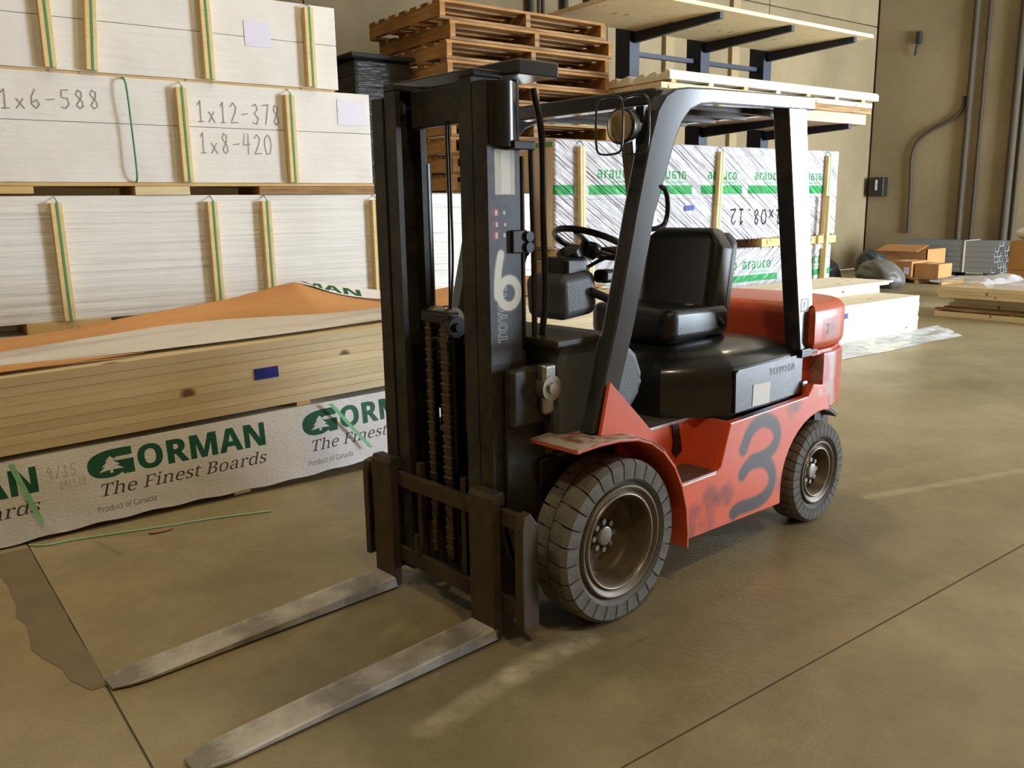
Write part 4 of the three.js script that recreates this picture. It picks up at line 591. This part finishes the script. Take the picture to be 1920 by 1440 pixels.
    const st = part(pn, 'paper_label', B(0.15, 0.105, 0.002), std({ map: canvasTex(150, 105, (x, W, Hh) => { x.fillStyle = '#efece6'; x.fillRect(0, 0, W, Hh); x.fillStyle = '#6d6a68'; for (let k = 0; k < 9; k++) x.fillRect(26 + k * 11, 18 + (k % 2) * 2, 8, 10); }), roughness: 0.6 }), 'small white paper label'); st.position.set(-1.085, 0.77, -0.515); st.rotation.z = 0.03;
    const tm = mark(pn, 'lettering', 0.24, 0.045, lin(0.22, 0.23, 0.25), (x, W, Hh) => { x.font = 'bold 60px sans-serif'; x.save(); x.scale(W / x.measureText('TOYOTA').width, Hh / 62); x.fillText('TOYOTA', 0, 52); x.restore(); }, 400, 0.5, 'faded brand lettering'); tm.rotation.y = H; tm.position.set(-1.27, 0.865, -0.5148);
  }
  // ---- seat
  {
    const seat = sub(FK, 'seat', 'black vinyl operator seat'); seat.position.set(-0.95, 1.02, 0.0);
    const soft = (w, h, d, n, r, f) => { const g = new RoundedBoxGeometry(w, h, d, n, r), p = g.attributes.position; for (let i = 0; i < p.count; i++) { const q = f(p.getX(i), p.getY(i), p.getZ(i)); p.setXYZ(i, ...q); } g.computeVertexNormals(); return uvm(flat(toCreasedNormals(g, 1.2))); };
    part(seat, 'cushion', soft(0.52, 0.15, 0.52, 10, 0.074, (x, y, z) => [x, y + (y > 0 ? 0.045 * Math.pow(Math.abs(z) / 0.25, 3) + 0.02 * Math.pow(Math.max(0, x) / 0.25, 2) : 0) + 0.06, z]), K.vinyl);
    const bk = part(seat, 'backrest', soft(0.15, 0.48, 0.52, 12, 0.072, (x, y, z) => { const w = y > 0 ? 1 - 0.2 * Math.pow(y / 0.24, 3) : 1 - 0.2 * Math.pow(-y / 0.24, 2); return [x + (x > 0 ? 0.05 * Math.pow(Math.abs(z) / 0.26, 3) : 0), y - (y > 0 ? 0.05 * Math.pow(Math.abs(z) / 0.26, 3) : 0), z * w]; }), K.vinyl); bk.position.set(-0.22, 0.31, 0); bk.rotation.z = 0.16;
    part(bk, 'back_panel', soft(0.05, 0.3, 0.3, 4, 0.02, (x, y, z) => [x, y, z]), K.vinyl).position.set(0.052, 0.0, 0);
    part(bk, 'back_shell', soft(0.09, 0.47, 0.5, 10, 0.044, (x, y, z) => [x, y - (y > 0 ? 0.05 * Math.pow(Math.abs(z) / 0.25, 3) : 0), z * (y < 0 ? 1 - 0.1 * Math.pow(-y / 0.23, 2) : 1 - 0.1 * Math.pow(y / 0.23, 3))]), K.plastic, 'grey plastic seat back shell').position.set(-0.055, 0, 0);
    part(seat, 'buckle', B(0.03, 0.02, 0.05, -0.08, 0.15, -0.12, 0.008), std({ color: lin(0.4, 0.34, 0.22), roughness: 0.4 }));
    part(seat, 'belt', tube([[-0.16, 0.06, -0.27], [-0.1, 0.13, -0.22], [-0.08, 0.145, -0.13]], 0.014, 16, 6), K.hose);
    part(seat, 'slide_rail', J(BX(-0.22, 0.2, 0.0, 0.03, -0.22, -0.16), BX(-0.22, 0.2, 0.0, 0.03, 0.16, 0.22)), K.black);
  }
  // ---- cowl, column, wheel, levers
  part(FK, 'cowl', (() => { const g = ext([[0.2, 0.78], [0.21, 1.1], [0.17, 1.165], [-0.06, 1.175], [-0.17, 1.14], [-0.27, 1.06], [-0.31, 0.97], [-0.29, 0.88], [-0.2, 0.79], [-0.15, 0.702], [0.0, 0.702]], -0.42, 0.42, 0.03); return g; })(), K.plastic, 'grey moulded front cowl');
  part(FK, 'dash_ledge', BX(0.0, 0.245, 1.14, 1.175, -0.45, 0.47, 0.012), K.mast);
  const col = sub(FK, 'steering_column');
  part(col, 'column_cover', (() => { const g = B(0.24, 0.2, 0.24, 0, 0, 0, 0.045); g.rotateZ(-0.08); g.translate(-0.24, 1.285, 0.0); return g; })(), K.plastic);
  part(col, 'column_neck', J((() => { const g = cyl(0.055, 0.16, 'y', 0, 0, 0, 16); g.rotateZ(-0.5); g.translate(-0.32, 1.405, 0.0); return g; })(), B(0.14, 0.1, 0.16, -0.26, 1.4, 0.0, 0.02)), K.black);
  part(col, 'ignition_pod', B(0.09, 0.06, 0.08, -0.4, 1.36, -0.12, 0.02), K.black);
  part(col, 'shift_lever', J(tube([[-0.36, 1.4, -0.05], [-0.4, 1.44, -0.12], [-0.44, 1.45, -0.18]], 0.009, 12, 8), (() => { const g = new THREE.SphereGeometry(0.02, 12, 10); g.translate(-0.44, 1.45, -0.185); return flat(g); })()), K.black);
  const sw = sub(FK, 'steering_wheel', 'black steering wheel'); sw.position.set(-0.44, 1.5, 0.0); sw.rotation.z = 0.42;
  { const t = new THREE.TorusGeometry(0.178, 0.015, 12, 48); t.rotateX(H / 2); part(sw, 'wheel_rim', flat(t), K.black); part(sw, 'wheel_boss', lathe([[0, 0.0], [0.05, -0.004], [0.055, -0.03], [0.03, -0.07], [0, -0.07]], 'y', 20), K.black); for (const a of [0.3, 2.4, 4.5]) { const m = part(sw, 'wheel_spoke', B(0.15, 0.014, 0.035, 0.1, -0.012, 0, 0.006), K.black); m.rotation.y = a; } }
  for (let k = 0; k < 3; k++) { const l = part(FK, 'control_lever', J(tube([[-0.12, 1.17, 0.26 + k * 0.07], [-0.2, 1.3, 0.26 + k * 0.07], [-0.26, 1.45, 0.25 + k * 0.07]], 0.009, 16, 8), (() => { const g = new THREE.SphereGeometry(0.021, 12, 10); g.scale(1, 1.3, 1); g.translate(-0.26, 1.47, 0.25 + k * 0.07); return flat(g); })()), K.black); }
  part(FK, 'brake_cable', tube([[-0.3, 1.3, -0.12], [-0.4, 1.24, -0.17], [-0.42, 1.13, -0.2], [-0.36, 1.0, -0.24]], 0.02, 24, 8), K.hose);
  part(FK, 'pedal', B(0.12, 0.02, 0.09, -0.36, 0.86, -0.2, 0.006).rotateZ(0.0), K.hose);

  // ---- overhead guard
  const gd = sub(FK, 'overhead_guard', 'dark grey overhead guard');
  const A = [[0.118, 0.8], [-0.019, 1.231], [-0.125, 1.638], [-0.2, 1.9], [-0.25, 2.03], [-0.3, 2.09], [-0.36, 2.118], [-0.45, 2.13], [-0.6, 2.137], [-1.442, 2.16], [-1.448, 2.098], [-0.62, 2.076], [-0.53, 2.066], [-0.46, 2.04], [-0.41, 1.995], [-0.37, 1.93], [-0.246, 1.636], [-0.132, 1.22], [0.02, 0.79]];
  for (const s of [-1, 1]) {
    part(gd, 'front_pillar', ext(A, s < 0 ? -0.52 : 0.45, s < 0 ? -0.45 : 0.52, 0.008), K.guard);
    part(gd, 'rear_pillar', ext([[-1.215, 2.1], [-1.378, 2.1], [-1.568, 0.93], [-1.43, 0.93]], s < 0 ? -0.515 : 0.43, s < 0 ? -0.43 : 0.515, 0.006), K.guard);
    part(gd, 'pillar_foot', BX(-1.58, -1.42, 0.9, 0.945, s < 0 ? -0.53 : 0.42, s < 0 ? -0.42 : 0.53, 0.005), K.black);
  }
  part(gd, 'front_bar', BX(-0.385, -0.3, 2.06, 2.125, -0.46, 0.46, 0.012), K.guard);
  part(gd, 'rear_bar', BX(-1.43, -1.36, 2.09, 2.145, -0.46, 0.46, 0.01), K.guard);
  part(gd, 'roof_sheet', BX(-1.22, -0.34, 2.1, 2.118, -0.455, 0.455, 0.003), K.black);
  for (let k = 0; k < 5; k++) part(gd, 'roof_bar', BX(-1.36, -0.38, 2.075, 2.1, -0.36 + k * 0.18 - 0.018, -0.36 + k * 0.18 + 0.018), K.mast);
  part(gd, 'grab_handle', tube([[-0.235, 1.735, -0.49], [-0.265, 1.74, -0.51], [-0.3, 1.73, -0.52], [-0.318, 1.7, -0.52], [-0.322, 1.63, -0.52], [-0.3, 1.59, -0.52], [-0.25, 1.575, -0.51], [-0.215, 1.575, -0.49]], 0.011, 48, 10), K.black);
  { const p = mark(gd, 'safety_sticker', 0.075, 0.066, lin(0.55, 0.55, 0.5), (x, W, Hh) => { x.fillStyle = '#ddd'; x.fillRect(0, 0, W, Hh); x.fillStyle = '#222'; x.fillRect(W * 0.12, Hh * 0.1, W * 0.76, Hh * 0.78); x.fillStyle = '#888'; x.fillRect(W * 0.3, Hh * 0.2, W * 0.3, Hh * 0.5); }, 128, 0.5); p.rotation.y = H; p.position.set(-1.45, 1.165, -0.5165); }
  { // work lamp with wire guard
    const l = sub(FK, 'work_lamp', 'round work lamp behind wire guards'); l.position.set(-0.10, 1.965, -0.47);
    part(l, 'housing', lathe([[0, -0.075], [0.03, -0.07], [0.055, -0.04], [0.066, 0.0], [0.068, 0.015], [0.06, 0.018], [0.0, 0.018]], 'y', 28).rotateZ(-H / 2), K.black);
    part(l, 'lens', lathe([[0.06, 0.018], [0.045, 0.026], [0.02, 0.031], [0, 0.032]], 'y', 28).rotateZ(-H / 2), phy({ color: lin(0.42, 0.33, 0.16), roughness: 0.12, metalness: 0.4, clearcoat: 1, clearcoatRoughness: 0.05 }));
    for (const [x, dz] of [[0.055, 0.02], [0.0, -0.06]]) part(l, 'guard_wire', tube([[x, 0.1, dz + 0.05], [x, 0.1, dz - 0.05], [x, 0.085, dz - 0.062], [x, -0.085, dz - 0.062], [x, -0.1, dz - 0.05], [x, -0.1, dz + 0.05], [x, -0.085, dz + 0.062], [x, 0.085, dz + 0.062]], 0.0045, 60, 6, true), K.guard);
    part(l, 'bracket', J(BX(-0.12, -0.05, -0.015, 0.015, -0.02, 0.02), BX(-0.14, -0.1, -0.08, 0.08, -0.02, 0.02)), K.black);
  }

  // ---- mast
  const Y1 = 2.13;
  const rail = (pts, y0, y1) => plan(pts.map(([x, z]) => [x, z]), y0, y1);
  for (const s of [-1, 1]) {
    const Z = (z) => zc + s * z, P = (pts) => { const q = pts.map(([x, z]) => [x, Z(z)]); return s > 0 ? q : q.reverse(); };
    part(FK, 'outer_mast_rail', rail(P([[0.293, 0.36], [0.45, 0.36], [0.45, 0.285], [0.425, 0.285], [0.425, 0.34], [0.318, 0.34], [0.318, 0.285], [0.293, 0.285]]), 0.09, Y1 - 0.02), K.mast, s < 0 ? undefined : undefined);
    part(FK, 'inner_mast_rail', rail(P([[0.3, 0.275], [0.445, 0.275], [0.445, 0.2], [0.42, 0.2], [0.42, 0.255], [0.325, 0.255], [0.325, 0.2], [0.3, 0.2]]), 0.1, Y1), K.mast);
    part(FK, 'rail_head', J(BX(0.3, 0.445, Y1, Y1 + 0.03, ...(s < 0 ? [zc - 0.285, zc - 0.2] : [zc + 0.2, zc + 0.285]), 0.01), cyl(0.03, 0.02, 'z', 0.4, Y1 - 0.06, Z(0.24), 16)), K.mast);
    part(FK, 'lift_cylinder', J(cyl(0.034, 1.75, 'y', 0.25, 0.98, Z(0.29), 18), cyl(0.018, 0.3, 'y', 0.25, 1.98, Z(0.29), 14)), K.black);
    part(FK, 'mast_bracket', J(BX(0.13, 0.4, 0.84, 1.07, ...(s < 0 ? [zc - 0.42, zc - 0.36] : [zc + 0.36, zc + 0.42]), 0.02), ext([[0.13, 0.36], [0.36, 0.3], [0.4, 0.42], [0.4, 0.86], [0.2, 0.86]], ...(s < 0 ? [zc - 0.385, zc - 0.36] : [zc + 0.36, zc + 0.385]), 0.004)), K.mast);
    part(FK, 'tilt_knuckle', J(cyl(0.05, 0.05, 'z', 0.235, 0.985, Z(0.44), 22), cyl(0.022, 0.07, 'z', 0.235, 0.985, Z(0.44), 14), B(0.07, 0.12, 0.045, 0.24, 1.02, Z(0.44), 0.015), B(0.06, 0.1, 0.045, 0.24, 0.93, Z(0.44), 0.02)), K.steel, 'greasy bright steel knuckle');
    part(FK, 'tilt_rod', (() => { const g = cyl(0.019, 0.22, 'x', 0.12, 0.96, Z(0.43), 14); return g; })(), K.steel);
    part(FK, 'tilt_cylinder', cyl(0.042, 0.34, 'x', -0.13, 0.93, Z(0.42), 18), K.black);
  }
  part(FK, 'mast_crossmember', J(BX(0.325, 0.37, 1.985, Y1, zc - 0.2, zc + 0.2, 0.006)), K.mast);
  part(FK, 'mast_crossmember', J(BX(0.09, 0.3, Y1 + 0.01, Y1 + 0.065, zc - 0.37, zc + 0.37, 0.01)), K.guard, 'flat tie plate on top of the mast');
  part(FK, 'mast_crossmember', J(BX(0.3, 0.36, 0.11, 0.3, zc - 0.3, zc + 0.3, 0.01)), K.rust);
  part(FK, 'mast_crossmember', J(BX(0.24, 0.29, 1.02, 1.12, zc - 0.33, zc + 0.33, 0.006)), K.mast);
  part(FK, 'cylinder_cap', J(cyl(0.072, 0.225, 'y', 0.372, 1.995, zc - 0.325, 28), BX(0.3, 0.445, 1.885, 2.108, zc - 0.36, zc - 0.3)), K.gloss, 'black glossy cover at the mast head');
  part(FK, 'mast_clamp', J(BX(0.25, 0.36, 1.872, 1.905, zc - 0.405, zc - 0.355, 0.006)), K.black);
  part(FK, 'mast_clamp', J(BX(0.27, 0.345, 1.5, 1.585, zc - 0.375, zc - 0.36, 0.005), cyl(0.02, 0.03, 'z', 0.265, 1.56, zc - 0.37, 12), cyl(0.02, 0.03, 'z', 0.265, 1.52, zc - 0.37, 12)), K.black);
  // painted side plate of the mast
  const plateTex = canvasTex(220, 1100, (x, W, Hh) => {
    x.translate(W, 0); x.scale(-1, 1); x.fillStyle = '#3e4148'; x.fillRect(0, 0, W, Hh); const r = rng(8);
    for (let k = 0; k < 220; k++) { x.fillStyle = r() < 0.5 ? 'rgba(20,20,22,0.10)' : 'rgba(120,124,132,0.06)'; x.beginPath(); x.arc(r() * W, r() * Hh, 6 + r() * 26, 0, 7); x.fill(); }
    x.fillStyle = '#c9c3ae'; x.fillRect(W * 0.22, Hh * 0.02, W * 0.62, Hh * 0.2); x.fillStyle = '#e2dfd6'; x.fillRect(W * 0.42, Hh * 0.025, W * 0.28, Hh * 0.19);
    for (const [a, b, c, d] of [[0.1, 0.28, 0.24, 0.035], [0.12, 0.335, 0.18, 0.03], [0.1, 0.38, 0.22, 0.04]]) { x.fillStyle = '#8e2434'; x.fillRect(W * a, Hh * b, W * c, Hh * d); x.fillStyle = '#d8cfc4'; x.fillRect(W * (a + 0.1), Hh * (b + 0.008), W * c * 0.35, Hh * d * 0.7); x.fillRect(W * (a + 0.36), Hh * (b + 0.012), W * 0.06, Hh * d * 0.5); }
    x.save(); x.translate(W * 0.52, Hh * 0.9); x.rotate(-Math.PI / 2); x.font = 'bold 84px sans-serif'; x.strokeStyle = '#b9bbb8'; x.lineWidth = 4; x.strokeText('TOYOTA', 0, 0); x.restore();
    x.lineCap = 'round'; x.strokeStyle = 'rgba(225,226,216,0.25)'; for (const lw of [62, 54]) { x.lineWidth = lw; x.beginPath(); x.moveTo(W * 0.36, Hh * 0.49); x.quadraticCurveTo(W * 0.22, Hh * 0.58, W * 0.24, Hh * 0.68); x.stroke(); x.beginPath(); x.ellipse(W * 0.6, Hh * 0.67, W * 0.3, Hh * 0.062, 0, 0, 7); x.stroke(); }
    x.strokeStyle = '#dfdfd2'; x.lineWidth = 44; x.beginPath(); x.moveTo(W * 0.36, Hh * 0.49); x.quadraticCurveTo(W * 0.22, Hh * 0.58, W * 0.24, Hh * 0.68); x.stroke(); x.beginPath(); x.ellipse(W * 0.6, Hh * 0.67, W * 0.3, Hh * 0.062, 0, 0, 7); x.stroke();
  });
  { const g = new THREE.PlaneGeometry(0.157, 0.8, 1, 1), uv = g.attributes.uv; for (let i = 0; i < uv.count; i++) uv.setX(i, 1 - uv.getX(i)); g.rotateY(H); const m = part(FK, 'painted_plate', flat(g), std({ map: plateTex, roughness: 0.45 }), 'dark grey mast side with sprayed white numeral 6'); m.position.set(0.3715, 1.49, zc - 0.3612); }
  // chains, centre cylinder, hoses
  part(FK, 'centre_cylinder', J(cyl(0.045, 1.1, 'y', 0.33, 0.68, zc + 0.02, 20), B(0.06, 0.05, 0.2, 0.385, 1.235, zc + 0.03, 0.012)), K.black);
  const link = J(B(0.006, 0.022, 0.03, 0, 0, 0), cyl(0.006, 0.034, 'z', 0.0, 0.011, 0, 6));
  for (const [z, w] of [[zc + 0.085, 1.05], [zc - 0.02, 1.5]]) { const ls = []; for (let k = 0; k < 46; k++) { const g = link.clone(); g.scale(1 + (k % 2) * 0.8, 1, w * (k % 2 ? 1 : 0.86)); g.translate(0.405, 0.22 + k * 0.0222, z); ls.push(g); } part(FK, 'lift_chain', J(ls), K.chain, 'leaf lift chain'); part(FK, 'chain_sheave', J(cyl(0.05, 0.03, 'z', 0.36, 1.225, z, 24), cyl(0.03, 0.05, 'z', 0.36, 1.225, z, 16)), K.chain); }
  part(FK, 'roller', J(cyl(0.042, 0.035, 'z', 0.4, 1.205, zc - 0.085, 24), cyl(0.018, 0.05, 'z', 0.4, 1.205, zc - 0.09, 14)), K.black);
  for (const dz of [0, 0.016]) part(FK, 'hydraulic_hose', tube([[0.37, 2.0, zc - 0.045 + dz], [0.372, 1.7, zc - 0.05 + dz], [0.37, 1.45, zc - 0.045 + dz * 1.3], [0.375, 1.26, zc - 0.03 + dz * 0.4]], 0.0055, 40, 6), K.hose);
  part(FK, 'hydraulic_hose', tube([[0.19, 2.1, zc - 0.33], [0.175, 1.95, zc - 0.355], [0.172, 1.6, zc - 0.36], [0.168, 1.3, zc - 0.36], [0.18, 1.1, zc - 0.34]], 0.013, 50, 8), K.hose);
  part(FK, 'hydraulic_hose', tube([[0.225, 1.9, zc - 0.35], [0.22, 1.5, zc - 0.355], [0.215, 1.15, zc - 0.35]], 0.011, 30, 8), K.mast);

  // ---- carriage and forks
  const ca = sub(FK, 'carriage', 'rusty fork carriage');
  part(ca, 'upper_bar', BX(0.44, 0.466, 0.475, 0.545, zc - 0.55, zc + 0.53, 0.006), K.rust);
  part(ca, 'lower_bar', BX(0.44, 0.466, 0.125, 0.195, zc - 0.55, zc + 0.53, 0.006), K.rust);
  for (const [z, w] of [[zc - 0.53, 0.045], [zc + 0.505, 0.04]]) part(ca, 'end_plate', ext([[0.4, 0.1], [0.485, 0.1], [0.485, 0.5], [0.475, 0.545], [0.44, 0.555], [0.4, 0.5]], z - w / 2, z + w / 2, 0.006), K.rust);
  for (const z of [zc - 0.15, zc + 0.15]) part(ca, 'side_plate', BX(0.41, 0.44, 0.13, 0.6, z - 0.015, z + 0.015, 0.004), K.rust);
  for (const z of [zc + 0.13]) part(ca, 'stop_pin', cyl(0.012, 0.1, 'y', 0.475, 0.24, z, 10), K.rust);
  for (const [z, yaw, tip] of [[-0.29, 0.0, 1.69], [0.393, 0.012, 1.715]]) {
    const f = sub(FK, 'fork', 'worn steel fork'); f.position.set(0, 0, z);
    part(f, 'shank', ext([[0.466, 0.02], [0.47, 0.012], [0.5, 0.012], [0.508, 0.06], [0.508, 0.585], [0.495, 0.605], [0.45, 0.605], [0.44, 0.59], [0.44, 0.55], [0.466, 0.55]], -0.071, 0.071, 0.004), K.rust, 'rust-brown fork shank');
    // blade: tapers in thickness and narrows at the tip
    const L = tip - 0.49, n = 24, pos = [], W = (t) => t < 0.9 ? 0.071 : 0.071 - 0.03 * Math.pow((t - 0.9) / 0.1, 2), T = (t) => 0.062 - 0.044 * t, sec = (t) => { const x = 0.49 + L * t, w = W(t), y1 = Math.max(0.016, T(t)), y0 = 0.012 - 0.004 * t, c = 0.006; return [[x, y0, -w], [x, y1 - c, -w], [x, y1, -w + c], [x, y1, w - c], [x, y1 - c, w], [x, y0, w]]; };
    const q4 = (a, b, c, d) => pos.push(...a, ...b, ...c, ...a, ...c, ...d);
    for (let k = 0; k < n; k++) { const a = sec(k / n), b = sec((k + 1) / n); for (let i = 0; i < 6; i++) { const m = (i + 1) % 6; q4(a[i], b[i], b[m], a[m]); } }
    const e = sec(1); for (let i = 1; i < 5; i++) pos.push(...e[0], ...e[i + 1], ...e[i]);
    const g = new THREE.BufferGeometry(); g.setAttribute('position', new THREE.Float32BufferAttribute(pos, 3)); g.computeVertexNormals();
    const bl = part(f, 'blade', uvm(g), K.fork, 'scuffed bright fork blade'); f.rotation.y = yaw;
  }
}
renderer.render(scene, camera);
